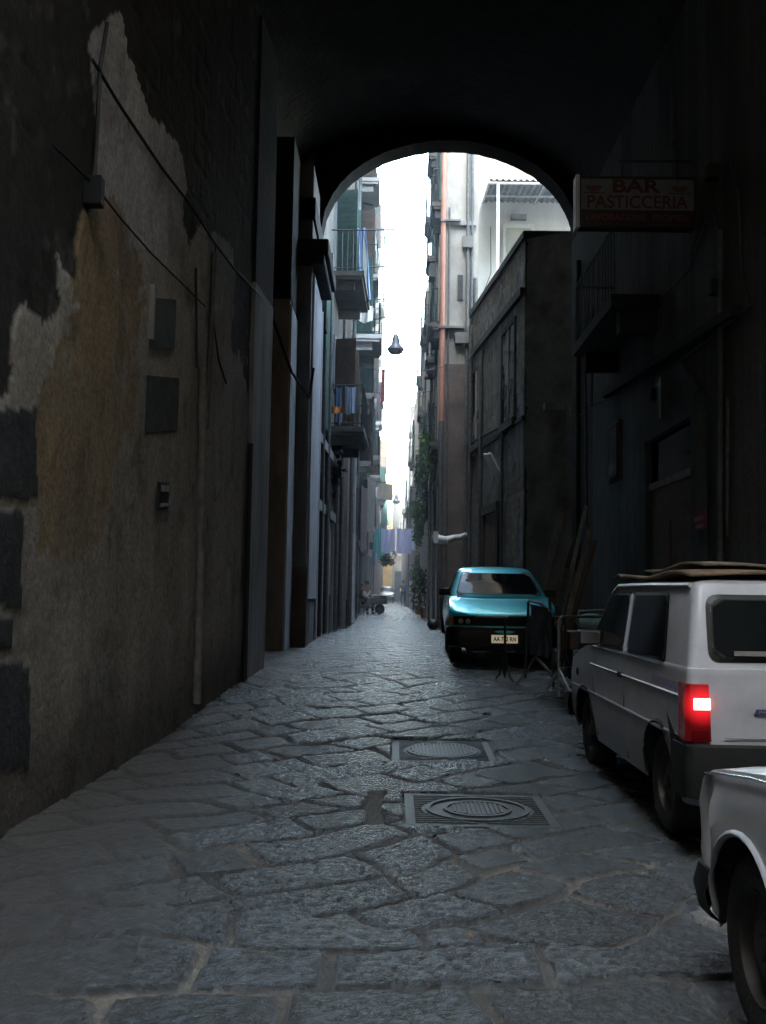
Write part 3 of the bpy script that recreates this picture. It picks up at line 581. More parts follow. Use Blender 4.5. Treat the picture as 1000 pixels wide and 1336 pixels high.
wbox(MB(), *L1, .1, 7.3, 0, -.05, .3, 1.25).build('plinth', darkstone, b1); wbox(MB(), *L2, .1, 12.8, 0, -.04, .3, 1.1).build('plinth', darkstone, b2)
wbox(MB(), *L1, .2, 7.3, 0, -.12, 4.4, 4.6).build('string_course', greyplast, b1)
# steel shelf and green panel by first balcony
wbox(MB(), *L1, 1.6, 3.3, 0, -.1, 4.9, 7.9).build('shutter', greenwood, b1)
# right side
E1 = ((2.65, 20), (2.02, 26)); q1 = building('stone_building', 'low dark tufa building behind the turquoise car, flat parapet', [(9, 19.52), (3.55, 19.52), E1[0], E1[1], (2.3, 28.9), (9, 28.9)], 8.62, tufo)
MB().prism([(2.60, 19.9, 8.62), (1.96, 25.98, 8.62), (2.15, 26.05, 8.62), (2.8, 20.1, 8.62)], (0, 0, .14)).box(2.62, 9, 19.9, 20.1, 8.622, 8.762).build('parapet', tufodark, q1)
def e1wall(S_, Z_, X_, Y_, k=1.0):
    n1 = fbm(S_*1.1+5, Z_*.9, 5, 24); n2 = fbm(S_*7, Z_*6, 4, 25); strk = fbm(S_*5, Z_*.5, 4, 26); row = np.floor(Z_/.34); off = _h(row.astype(np.int64), row.astype(np.int64)*0, 3)
    e = np.minimum(np.minimum((Z_/.34) % 1, 1-(Z_/.34) % 1)*.34, np.minimum((S_/.6+off) % 1, 1-(S_/.6+off) % 1)*.6); bt = _h(np.floor(S_/.6+off).astype(np.int64), row.astype(np.int64), 8)
    pl = sst(.44, .58, n1+.5*(n2-.5)+.08*sst(6, 2, Z_)-.05); st = np.array([.155, .135, .105])*(.55+.5*bt)[..., None]*(.5+.9*n2)[..., None]*(1-.5*sst(.02, 0, e))[..., None]
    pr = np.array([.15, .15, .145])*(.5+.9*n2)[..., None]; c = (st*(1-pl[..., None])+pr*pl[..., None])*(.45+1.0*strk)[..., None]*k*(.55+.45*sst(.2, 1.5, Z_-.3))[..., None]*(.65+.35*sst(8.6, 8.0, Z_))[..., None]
    return .002+.015*pl+.012*(n2-.5)-.02*(1-pl)*sst(.025, 0, e), c
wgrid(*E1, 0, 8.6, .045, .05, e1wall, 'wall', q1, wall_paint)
wgrid((3.5, 19.9), (2.65, 19.9), 0, 8.6, .045, .05, lambda *a: (lambda r: (r[0], r[1]))(e1wall(*a, k=.45)), 'wall', q1, wall_paint) if False else wgrid((3.75, 19.98), (2.66, 19.98), 0, 8.6, .045, .05, lambda *a: (lambda r: (r[0]*-1, r[1]))(e1wall(*a, k=.45)), 'front_face', q1, wall_paint)  # front face repeats the side texture with shade put into its colour
mb = MB(); wbox(mb, *E1, 0, 6.03, 0, .1, 7.45, 7.6); wbox(mb, *E1, 0, 6.03, 0, .05, 4.86, 4.95); mb.build('string_course', tufodark, q1)
rr_ = lambda x, y: PW(x, y, *E1)
def sE(x, y=500): p = rr_(x, y); return math.hypot(p.x-E1[0][0], p.y-E1[0][1])
window(q1, *E1, sE(673), sE(657), 5.05, 7.1, tufodark, None, 1.5, 1); window(q1, *E1, sE(628), sE(618), 5.1, 7.0, tufodark, None, 1, 1)
pipe(q1, *E1, 1.75, .5, 5, .08, .035, greymetal); pipe(q1, *E1, 4.2, .5, 7.3, .08, .05, greymetal); pipe(q1, *E1, 5.6, .5, 8.3, .08, .05, greymetal)
f = MB(); wbox(f, *E1, 2.2, 2.4, 0, .08, .3, 3.2); wbox(f, *E1, 3.8, 4.0, 0, .08, .3, 3.2); wbox(f, *E1, 2.2, 4.0, 0, .1, 3.2, 3.4); f = f.build('door_frame', tufodark, q1); wbox(MB(), *E1, 2.4, 3.8, .003, .03, .3, 3.2).build('door', brownwood, f)
MB().tube([rr_(672, 548)+Vector((-.05, 0, 0)), rr_(625, 573)+Vector((-.05, 0, 0)), rr_(611, 582)+Vector((-.05, 0, 0))], .03, 6).build('conduit', greycable, q1)
q = MB().box(3.0, 3.75, 19.6, 19.93, 5.0, 5.15).build('ledge', greyplast, q1)
# R2: tall tan house end with orange pipe
R2 = ((1.36, 27), (1.36, 37)); q2 = building('apartment_building', 'tan right-hand building end with a long orange drainpipe on its corner', [(2.28, 27), (1.36, 27), (1.36, 37), (7, 37), (7, 30.4), (2.28, 30.4)], 26, tanwall)
MB().box(2.28, 7.2, 30.0, 30.38, -.2, 24).build('brick_wall', mat('brick_patch', (.45, .34, .26), .9, var=.5, scale=2.5, bump=.8, bscale=6), q2)
MB().tube([(1.30, 26.92, 6.0), (1.30, 26.92, 24)], .075, 10).build('drainpipe', orangepipe, q2, smooth=60); MB().tube([(1.30, 26.92, .4), (1.30, 26.92, 6.0)], .072, 10).build('drainpipe', greymetal, q2, smooth=60)
for x, z0, z1, r in ((1.98, .4, 18, .05), (2.1, 5, 19, .04), (1.47, .4, 12, .03), (2.2, .4, 10, .045)): MB().tube([(x, 26.93, z0), (x, 26.93, z1)], r, 8).build('drainpipe', greymetal, q2, smooth=60)
for x, z, w_, h_ in ((1.98, 11.0, .3, .32), (1.9, 8.3, .5, .3), (1.55, 8.6, .7, .06), (1.5, 11.6, .55, .05)): MB().box(x-w_/2, x+w_/2, 26.8, 27, z-h_/2, z+h_/2).build('junction_box' if h_ > .1 else 'ledge', greywall, q2)
MB().box(1.4, 2.2, 26.9, 27, 11.5, 11.62).build('cornice', greyplast, q2)
MB().box(1.37, 2.27, 26.955, 27, -.2, 7.6).build('wall', mat('lower_brown_render', (.13, .10, .085), .9, var=.55, scale=1.6, bump=.7, bscale=9), q2); wg = MB(); wg.box(1.72, 1.86, 26.96, 27, 9.4, 10.1); wg.build('vent', darkstone, q2)
R3 = ((1.36, 37), (1.34, 48)); R4 = ((1.22, 48), (1.12, 62)); R5 = ((1.05, 62), (1.0, 101))
q3 = building('apartment_building', 'right-hand building with a climbing plant, behind the orange pipe', [R3[0], R3[1], (7, 48), (7, 37.003)], 13.2, whitewall)
q4 = building('apartment_building', 'pale right-hand building above the hanging laundry, lower roofline', [R4[0], R4[1], (7, 62), (7, 48.003)], 11.8, pinkwall)
q5 = building('apartment_building', 'farthest right-hand building beside the small yellow shopfront', [R5[0], R5[1], (7, 101), (7, 62.003)], 13.0, greywall)
for A, B, par, lst in ((*R2, q2, [(1, 5.6), (1.2, 9.1), (1.0, 12.6), (4.5, 8.9), (5, 12.4), (4.6, 15.7), (7.4, 10.9), (1, 16.1), (7.2, 6.1), (7.3, 14.6), (7, 18)]), (*R3, q3, [(1, 6), (4, 8.8), (7, 6.4), (7, 11), (1.5, 11.5)]), (*R4, q4, [(2, 5.6), (6, 8.5), (9, 5.2)]), (*R5, q5, [(2, 5), (8, 7), (20, 6)])):
    for s, z in lst:      # out to the left of A->B is the street for walls on the right
        balcony(par, A, B, s, s+1.7, z, .34, 1, m=greywall, rm=iron); window(par, A, B, s+.4, s+1.3, z+.02, z+2.2, greyplast, random.choice([greenwood, greywood]), .12, 1, 'balcony_door')
for s, z in ((3, .4), (6.5, .4)): pipe(q2, *R2, s, z, 22, .09, .05, greymetal)
for s in (.8, 4, 7.6):
    f = MB(); wbox(f, *R2, s-.15, s, 0, .08, .3, 3.0); wbox(f, *R2, s+1.1, s+1.25, 0, .08, .3, 3.0); f = f.build('door_frame', greyplast, q2); wbox(MB(), *R2, s, s+1.1, .003, .03, .3, 3.0).build('door', random.choice([greenwood, brownwood]), f)
# white rooftop house with a corrugated canopy
wh = building('rooftop_house', 'white rendered rooftop storey with a door and corrugated canopy, above the dark parapet', [(2.3, 28.95), (8.5, 28.95), (8.5, 29.95), (2.3, 29.95)], 13.25, whitewall)
f = MB().box(3.18, 4.1, 28.86, 28.95, 8.7, 12.3).build('door_frame', whitecloth, wh); MB().box(3.28, 4.0, 28.835, 28.858, 8.7, 12.16).build('door', mat('beige_door', (.42, .40, .34), .6, var=.1), wh)
MB().box(3.4, 3.85, 28.75, 28.95, 12.42, 12.55).build('lamp', greyplast, wh)
mb = MB(); xa, xb = 2.55, 7.5
mb.grid(lambda a, b: (xa+(xb-xa)*a, 26.7+2.3*b, 12.72+.028*math.sin(a*2*PI*30)+.28*b), 240, 2); mb.build('canopy', corr, wh, smooth=60)
mb = MB(); 
for x in (2.55, 4.1, 5.8): mb.tube([(x, 26.7, 12.66), (x, 28.9, 12.92)], .03, 6)
mb.tube([(2.5, 26.75, 12.64), (7.5, 26.75, 12.64)], .035, 6); mb.tube([(2.5, 28, 12.78), (7.5, 28, 12.78)], .03, 6); mb.build('canopy_frame', palestrip, wh)
MB().tube([(2.79, 26.75, 8.6), (2.79, 26.75, 12.62)], .04, 8).build('post', signedge, wh)
mb = MB(); mb.tube([(2.2, 28.9, 9.6), (2.9, 28.9, 9.55), (3.0, 28.9, 9.3)], .03, 6); mb.tube([(2.8, 28.88, 12.2), (2.82, 28.88, 10.8), (2.6, 28.88, 10.2)], .012, 5); mb.build('conduit', cable, wh)
t = thing('white_sheet', 'white sheets hung on the roof terrace under the canopy', 'laundry', (5.2, 27.6, 8.7)); mb = MB()
mb.grid(lambda a, b: (5.05+.6*a, 27.6+.06*math.sin(a*17), 11.2-2.2*b+.02*math.sin(a*9)), 24, 6); mb.build('cloth', whitecloth, t, smooth=80)
# street end
e1 = building('end_building', 'sunlit yellow building closing the far end of the street', [(-3, 101.1), (.05, 101.1), (.05, 106), (-3, 106)], 13, yellowwall)
e2 = building('end_building', 'pale grey building at the street end with a dark doorway', [(.055, 103), (4, 103), (4, 108), (.055, 108)], 11.5, tanwall)
f = MB().box(.35, 1.6, 102.9, 103, .2, 3.4).build('doorway', black, e2)
for z in (5, 8): window(e1, (0.05, 101.1), (-3, 101.1), .5, 1.3, z, z+1.5, whitewall, greenwood, 1.3, 1)
window(e2, (4, 103), (.055, 103), 2.4, 3.3, 5.2, 6.8, whitewall, None, 1, 1)

# ------------------------------------------------------------------ cars
def ip(x, xs, vs):
    if x <= xs[0]: return vs[0]
    for i in range(1, len(xs)):
        if x <= xs[i]: t = (x-xs[i-1])/(xs[i]-xs[i-1]); return vs[i-1]+(vs[i]-vs[i-1])*t
    return vs[-1]
def car(D, label, loc, rz, pit=0, group=None, rollx=0):
    """y forward from the rear axle on the ground; D holds the side, plan and glass shape"""
    t = thing('parked_car', label, 'car', loc, rz, group); t.rotation_euler = (pit, rollx, rz)
    paint = D['paint']; lv = D['levels']; Ra = D.get('arch', .33); wr = D.get('wr', .275); wb = D['wb']; zb = D['belt']   # zb: list of (y, z)
    zbelt = lambda y: ip(y, [a for a, _ in zb], [b for _, b in zb])
    kb = D['kb']                                  # index of the belt level
    zb0 = lv[kb][0]; NS = 72
    def loop(z, r, f, w, c, tap=0):
        pts = []
        for i in range(NS+1): pts.append((w, r+c+(f-r-2*c)*i/NS))
        for i in range(1, 6): a = PI/2*i/6; pts.append((w-c+c*math.cos(a), f-c+c*math.sin(a)))
        for i in range(13): x = (w-c)*(1-2*i/12); pts.append((x, f+D.get('bow', .03)*(1-(x/w)**2)))
        for i in range(1, 6): a = PI/2+PI/2*i/6; pts.append((-w+c+c*math.cos(a), f-c+c*math.sin(a)))
        for i in range(NS+1): pts.append((-w, f-c-(f-r-2*c)*i/NS))
        for i in range(1, 6): a = PI+PI/2*i/6; pts.append((-w+c+c*math.cos(a), r+c+c*math.sin(a)))
        for i in range(13): x = -(w-c)*(1-2*i/12); pts.append((x, r-.01*(1-(x/w)**2)))
        for i in range(1, 6): a = 3*PI/2+PI/2*i/6; pts.append((w-c+c*math.cos(a), r+c+c*math.sin(a)))
        return pts
    Wd = lambda z: ip(z, [l[0] for l in lv], [l[3] for l in lv])
    Rr = lambda z: ip(z, [l[0] for l in lv], [l[1] for l in lv]); Fr = lambda z: ip(z, [l[0] for l in lv], [l[2] for l in lv])
    rings = []
    low = lv[:kb+1]; dense = []
    for i in range(len(low)-1):
        for k in range(3 if low[i+1][0]-low[i][0] > .1 else 1): q = k/(3 if low[i+1][0]-low[i][0] > .1 else 1); dense.append([a+(b-a)*q for a, b in zip(low[i], low[i+1])])
    dense.append(list(low[-1])); z00 = dense[0][0]
    for (z, r, f, w, c) in dense:
        ring = []
        for (x, y) in loop(z, r, f, w, c):
            zz = z00+(z-z00)*(zbelt(y)-z00)/(zb0-z00) if True else z
            if abs(x) > w*.82:
                for wy in (0, wb):
                    dy = abs(y-wy)
                    if dy < Ra: za = wr+math.sqrt(Ra*Ra-dy*dy); tp = zbelt(y); zn = max(zz, za+(zz-z00)*(tp-za)/(tp-z00)); kx = Wd(z00+(zn-z00)*(zb0-z00)/(zbelt(y)-z00))/Wd(z); x = x*kx if abs(x) > w*.82 else x; zz = zn
            fl = D.get('dent')
            if fl: x, y, zz = fl(x, y, zz)
            ring.append((x, y, zz))
        rings.append(ring)
    lb = loop(*[lv[kb][i] for i in (0, 1, 2, 3, 4)]); gb = loop(*lv[kb+1])
    for q, dz in ((.03, .012), (.12, .028), (.5, .045), (.97, .05)):
        rings.append([(x+(X2-x)*q, y+(Y2-y)*q, (zbelt(y+(Y2-y)*q)+dz) if y+(Y2-y)*q > lv[kb+1][2]-.25 or True else 0) for (x, y), (X2, Y2) in zip(lb, gb)])
    nb = len(rings); 
    gz = lv[kb+1][0]
    for (z, r, f, w, c) in lv[kb+1:]: rings.append([(x, y, z if z > gz+.05 else max(z, zbelt(y)+.03)) for x, y in loop(z, r, f, w, c)])
    z, r, f, w, c = lv[-1]
    for k, dz in ((.9, .018), (.6, .035), (.05, .045)): rings.append([((x)*k, (r+f)/2+(y-(r+f)/2)*(k if k > .5 else .3), z+dz) for x, y in loop(z, r, f, w, c)])
    m = MB(); n = len(rings[0]); m.v = [p for rg in rings for p in rg]
    m.f = [(i*n+k, i*n+(k+1) % n, (i+1)*n+(k+1) % n, (i+1)*n+k) for i in range(len(rings)-1) for k in range(n)]; m.f.append(tuple((len(rings)-1)*n+k for k in range(n))); m.m = [0]*len(m.f)
    body = m.build('body', paint, t, smooth=26, world=False)
    B_ = lambda mb, nm, mt, par=t, **k: mb.build(nm, mt, par, world=False, **k)
    # dark underbody and wheel wells
    w0 = lv[0][3]; mb = MB().box(-w0+.22, w0-.22, lv[0][1]+.1, lv[0][2]-.1, .17, .62); B_(mb, 'underbody', black)
    for sx in (-1, 1):
        for wy in (0, wb):
            q = MB(); q.grid(lambda a, b: (sx*(w0-.26+(.24)*b), wy+Ra*1.0*math.cos(PI*a), wr+Ra*1.0*math.sin(PI*a)), 16, 1); B_(q, 'wheel_well', black)
            lip = MB(); lip.tube([(sx*(Wd(z00+(wr+Ra*math.sin(PI*a/16)-z00)*(zb0-z00)/(zbelt(wy)-z00) if wr+Ra*math.sin(PI*a/16) > z00 else z00)+.002), wy+(Ra+.006)*math.cos(PI*a/16), wr+(Ra+.006)*math.sin(PI*a/16)) for a in range(17)], .012, 6); B_(lip, 'arch_lip', D.get('lipmat', paint), smooth=60)
            xo = sx*(Wd(.3)-.03); tw = .15
            ty = MB(); pr = [(wr*.60, 0), (wr*.66, .02), (wr*.88, .025), (wr*.965, .012), (wr, -.012), (wr, -tw+.02), (wr*.95, -tw), (wr*.6, -tw)]
            ty.lathe([(a, sx*b) for a, b in pr], (xo, wy, wr), 'x', 36); ty = B_(ty, 'wheel', rubber, smooth=50)
            rm = MB(); rm.lathe([(wr*.63, sx*.0), (wr*.60, sx*.012), (wr*.56, -sx*.03), (wr*.40, -sx*.035), (wr*.30, -sx*.008), (wr*.16, -sx*.006), (wr*.14, sx*.012), (0.001, sx*.014)], (xo, wy, wr), 'x', 28); rm = B_(rm, 'rim', D.get('rim', rimmat), ty, smooth=40)
    # windows: polygons on the sides (y,z), on the ends (x,z)
    def rnd(poly, r=.05):
        out = []; n = len(poly)
        for i in range(n):
            p = Vector(poly[i]); a = Vector(poly[i-1]); b = Vector(poly[(i+1) % n]); va = (a-p); vb = (b-p); r1 = min(r, va.length*.45); r2 = min(r, vb.length*.45)
            A_ = p+va.normalized()*r1; B2 = p+vb.normalized()*r2
            for k in range(5): s = k/4; out.append(tuple((1-s)**2*A_+2*s*(1-s)*p+s*s*B2))
        return out
    def shrink(poly, e):
        cx_ = sum(p[0] for p in poly)/len(poly); cy_ = sum(p[1] for p in poly)/len(poly)
        hx = max(abs(p[0]-cx_) for p in poly); hy = max(abs(p[1]-cy_) for p in poly)
        return [(cx_+(p[0]-cx_)*(1-e/hx), cy_+(p[1]-cy_)*(1-e/hy)) for p in poly]
    def fill(mb, poly, fn, nu=10, nv=8):
        zs = [p[1] for p in poly]; za, zc = min(zs)+1e-4, max(zs)-1e-4; rows = []
        for j in range(nv+1):
            z = za+(zc-za)*j/nv; xs_ = []
            for i in range(len(poly)):
                (x1, z1), (x2, z2) = poly[i], poly[(i+1) % len(poly)]
                if (z1 > z) != (z2 > z): xs_.append(x1+(x2-x1)*(z-z1)/(z2-z1))
            rows.append((min(xs_), max(xs_), z))
        return mb.grid(lambda a, b: fn(rows[round(b*nv)][0]+(rows[round(b*nv)][1]-rows[round(b*nv)][0])*a, rows[round(b*nv)][2]), nu, nv)
    def side(poly, sx, e): return [(sx*(Wd(z)+e), y, z) for y, z in poly]
    for poly in D['side']:
        pr_ = rnd(poly, .04)
        for sx in (-1, 1):
            f = MB(); o_, i_ = side(pr_, sx, .004), side(shrink(pr_, .018), sx, .011); n2 = len(o_)
            f.add(o_+i_, [(i, (i+1) % n2, n2+(i+1) % n2, n2+i) for i in range(n2)]); fill(f, shrink(pr_, .018), lambda y, z: (sx*(Wd(z)+.011), y, z)); f = B_(f, 'side_window', black)
            g = MB(); fill(g, shrink(pr_, .024), lambda y, z: (sx*(Wd(z)+.0135), y, z)); B_(g, 'pane', glassdark, f, smooth=40)
            if D.get('sidetrim'):
                zz = min(p[1] for p in poly); q = MB(); ys_ = [p[0] for p in poly]; q.tube([(sx*(Wd(zz)+.012), min(ys_)+.01, zz-.008), (sx*(Wd(zz)+.012), max(ys_)-.01, zz-.008+.0)], .009, 5); B_(q, 'trim', chrome, f)
    def endw(poly, fn, sg, nm):
        pr_ = rnd(poly, .07); f = MB(); L1_ = lambda p, e: [(x, fn(z)+sg*(e+(D.get('bow', .03) if sg > 0 else -.01*-1)*(1-(x/Wd(z))**2)), z) for x, z in p]
        o_, i_ = L1_(pr_, .006), L1_(shrink(pr_, .022), .016); n2 = len(o_); f.add(o_+i_, [(i, (i+1) % n2, n2+(i+1) % n2, n2+i) for i in range(n2)]); L2_ = lambda x, z, e: L1_([(x, z)], e)[0]; fill(f, shrink(pr_, .022), lambda x, z: L2_(x, z, .016), 16); f = B_(f, nm, black)
        g = MB(); fill(g, shrink(pr_, .03), lambda x, z: L2_(x, z, .020), 16); B_(g, 'pane', glassdark, f, smooth=40); return f
    ws = endw(D['front'], Fr, 1, 'windscreen'); rw = endw(D['rear'], Rr, -1, 'rear_window')
    for x_ in (-.35, .2):
        z_ = D['front'][0][1]+.03; q = MB(); q.tube([(x_, Fr(z_)+.06, z_-.01), (x_+.28, Fr(z_+.09)+.05, z_+.07)], .008, 5); B_(q, 'wiper', black)
    # door cut lines, handles, mirrors
    for dl in D['cuts']:
        for sx in (-1, 1): q = MB(); q.tube([(sx*(Wd(z)+.0015), y, z) for y, z in dl], .0045, 4); B_(q, 'door_seam', black)
    for sx in (-1, 1):
        y_, z_ = D['handle']; q = MB(); q.box(sx*Wd(z_)-.012, sx*Wd(z_)+.012, y_-.05, y_+.05, z_-.018, z_+.018); B_(q, 'handle', black, bevel=.005)
        y_, z_ = D['mirror']; q = MB(); q.obox((sx*(Wd(z_)+.09), y_, z_+.03), (.085, 0, 0), (0, .05, 0), (0, 0, .055)); q.obox((sx*(Wd(z_)+.01), y_+.02, z_), (.03, 0, 0), (0, .02, 0), (0, 0, .02)); q = B_(q, 'mirror', D.get('mirmat', black), bevel=.02)
        MB().box(sx*(Wd(z_)+.09)-.07, sx*(Wd(z_)+.09)+.07, y_-.056, y_-.051, z_-.01, z_+.07).build('mirror_glass', chrome, q, world=False)
    return t, B_, Wd, Rr, Fr
def bump_bar(w, y, z0, z1, dep, wrap, sg, c=.06):              # wrap-round bumper, sg=+1 front
    m = MB(); out = []
    pl = [(-w, y-sg*wrap), (-w, y-sg*c)]+[(-w+c-c*math.cos(PI/2*i/5), y-sg*c+sg*c*math.sin(PI/2*i/5)) for i in range(1, 6)]+[(w-c+c*math.sin(PI/2*i/5), y-sg*c+sg*c*math.cos(PI/2*i/5)) for i in range(0, 6)]+[(w, y-sg*wrap)]
    n = len(pl); prof = [(-.03, z0), (.0, z0+.01), (.015, (z0+z1)/2), (.0, z1-.01), (-.04, z1)]
    for e, z in prof:
        for (x, yy) in pl: k = 1+e/w; out.append((x*k, yy+sg*e, z))
    fs = [(j*n+i, j*n+i+1, (j+1)*n+i+1, (j+1)*n+i) for j in range(len(prof)-1) for i in range(n-1)]
    return m.add(out, fs)

# --- white boxy hatchback with a lit tail lamp
PD = dict(paint=whitepaint, wb=2.16, kb=5, arch=.335, wr=.272, bow=.02, lipmat=plastic, sidetrim=True,
    levels=[(.24, -.50, 2.70, .705, .10), (.40, -.56, 2.77, .735, .09), (.56, -.585, 2.79, .745, .08), (.60, -.58, 2.785, .738, .07), (.78, -.585, 2.76, .742, .05), (.90, -.575, 2.72, .735, .045),
            (.935, -.565, 2.06, .728, .045), (1.15, -.50, 1.72, .695, .05), (1.36, -.44, 1.42, .662, .045), (1.392, -.42, 1.38, .645, .045)],
    belt=[(-.6, .905), (1.9, .905), (2.15, .875), (2.8, .76)],
    side=[[(.88, .95), (1.92, .95), (1.46, 1.345), (.88, 1.345)], [(-.13, .95), (.78, .95), (.78, 1.345), (-.01, 1.345)]],
    front=[(-.60, .965), (.60, .965), (.55, 1.33), (-.55, 1.33)], rear=[(-.625, .985), (.625, .985), (.61, 1.335), (-.61, 1.335)],
    cuts=[[(.83, 1.34), (.83, .95), (.83, .60), (.82, .27)], [(1.93, .93), (1.80, .60), (1.74, .29)]], handle=(.93, .80), mirror=(1.62, .98))
pd, B_, Wd, Rr, Fr = car(PD, 'white boxy hatchback with its left tail lamp lit, nose to the metal barriers', (2.27, 5.76, .035), -.0, 0)
for z_, r_ in ((.585, .011), (.80, .008)):
    for sx in (-1, 1): B_(MB().tube([(sx*(Wd(z_)+.002), -.50, z_), (sx*(Wd(z_)+.002), 2.68 if z_ < .7 else 1.9, z_-.0)], r_, 6), 'side_rib', whitepaint, smooth=60)
for sx in (-1, 1):
    B_(MB().tube([(sx*.660, -.38, 1.382), (sx*.664, .4, 1.388), (sx*.664, 1.28, 1.385), (sx*.668, 1.45, 1.33), (sx*.70, 1.78, 1.08), (sx*.725, 2.03, .935)], .016, 6), 'roof_gutter', chrome if False else silverpaint, smooth=60)
    B_(MB().tube([(sx*(Wd(1.3)+.01), .83, 1.33), (sx*(Wd(1.15)+.012), .83, 1.15), (sx*(Wd(.96)+.012), .83, .96)], .012, 5), 'door_pillar', silverpaint)
    q = MB(); x0 = sx*.755; x1 = sx*.60; q.prism([(x0, -.560, .87), (x1, -.612, .87), (x1-sx*.012, -.625, .58), (x0+sx*.006, -.575, .58)], (0, .0, 0.0))
    lamp = MB(); 
    vs = []
    for z, e in ((.585, .0), (.875, -.012)):
        vs += [(sx*(.752+e*.3), -.44-e, z), (sx*(.757+e*.3), -.585-e*.2, z), (sx*.735, -.605-e*.2, z), (sx*(.628-e*1.0), -.607-e*.2, z), (sx*.628, -.5, z), (sx*.70, -.44, z)]
    lamp.add(vs, [(0, 1, 7, 6), (1, 2, 8, 7), (2, 3, 9, 8), (3, 4, 10, 9), (5, 0, 6, 11), (6, 7, 8, 9, 10, 11), (0, 5, 4, 3, 2, 1)]); lamp = B_(lamp, 'tail_lamp', redlens if sx > 0 else lamp_glow(), bevel=.004)
    if sx < 0: B_(MB().box(-.720, -.634, -.614, -.606, .745, .805), 'lamp_section', brakelit, lamp, bevel=.004); lamp['label'] = 'red tail lamp with one bright lit section'
    else: B_(MB().box(.612, .700, -.6125, -.606, .745, .805), 'lamp_section', redlens, lamp)
    B_(MB().box(min(sx*.64, sx*.73), max(sx*.64, sx*.73), -.6115, -.606, .60, .64), 'reflector', amber if False else redlens, lamp)
    B_(MB().box(min(sx*(.742), sx*(.752)), max(sx*(.742), sx*.752), -.02, .30, .775, .815) if False else MB().add([(sx*(Wd(.84)+.0035), -.42, .822), (sx*(Wd(.84)+.0035), .12, .832), (sx*(Wd(.86)+.0035), .12, .862), (sx*(Wd(.86)+.0035), -.42, .868)], [(0, 1, 2, 3)]), 'side_decal', decalmat)
    B_(MB().lathe([(.001, .0), (.03, .0), (.03, sx*.012), (.001, sx*.016)], (sx*Wd(.7), 2.42, .70), 'x', 12), 'indicator', redlens)
B_(bump_bar(.765, -.66, .30, .575, .1, .27, -1), 'bumper', plastic, smooth=40); B_(bump_bar(.765, 2.86, .30, .52, .1, .2, 1), 'bumper', plastic, smooth=40)
for sx in (-1, 1):      # plastic cover from the arch to the bumper corner
    q = MB(); q.add([(sx*.758, -.40, .30), (sx*.758, -.40, .60), (sx*.753, -.22, .70), (sx*.753, -.30, .56), (sx*.757, -.345, .30), (sx*.762, -.62, .58), (sx*.768, -.62, .30)], [(0, 1, 5, 6), (0, 4, 3, 1), (1, 3, 2)]); B_(q, 'arch_cover', plastic)
B_(MB().box(-.56, .56, -.597, -.592, .60, .603), 'tailgate_seam', black)
bd = B_(MB().prism([(-.405, -.602, .725), (-.265, -.602, .725), (-.255, -.602, .752), (-.395, -.602, .752)], (0, .01, 0)), 'badge', badgeblue)
text_mesh('PANDA', .03, 'lettering', mat('badge_letters', (.25, .25, .35), .4), bd, (-.33, -.604, .7385), (PI/2, 0, 0), .0008, .11, 0, .016)
pl = B_(MB().box(-.18, .18, -.60, -.593, .615, .72), 'number_plate', plateglow) if False else None
for sx in (-1, 1):
    q = B_(MB().box(min(sx*.42, sx*.68), max(sx*.42, sx*.68), 2.765, 2.795, .58, .72), 'headlight', clearlens, bevel=.01)
B_(MB().box(-.41, .41, 2.77, 2.80, .58, .72), 'grille', plastic)
q = MB(); q.tube([(.42, -.53, .50), (.42, -.70, .22), (.42, -.55, .20)], .018, 7); B_(q, 'exhaust', greymetal)
B_(MB().tube([(-.1, -.63, .95), (.12, -.60, 1.14)], .008, 5), 'rear_wiper', black)
# parcel in the rear window
B_(MB().box(-.50, -.30, -.583, -.578, 1.02, 1.045), 'sticker', greyplast)
# cardboard on its roof
t = thing('cardboard_sheet', 'flattened brown cardboard lying on the roof of the white hatchback', 'cardboard', (2.27, 6.3, 1.48)); 
def cb(a, b): return (1.62+1.36*a, 5.42+1.85*b, 1.475+.022*math.sin(a*5+b*3)+.018*math.sin(b*9)+.03*(a-.5)*(b-.3)+(.02 if b > .9 else 0))
mb = MB(); mb.grid(cb, 22, 26); n_ = len(mb.v); o = mb.build('sheet', cardboard, t, smooth=60); sm = o.modifiers.new('thick', 'SOLIDIFY'); sm.thickness = .018
mb = MB(); mb.grid(lambda a, b: (1.75+1.05*a, 5.6+1.3*b, 1.515+.03*math.sin(a*4+1)+.02*math.sin(b*6)), 14, 14); o = mb.build('fold', mat('worn_cardboard', (.16, .125, .095), .9, var=.5, scale=6), t, smooth=60); o.modifiers.new('thick', 'SOLIDIFY').thickness = .015

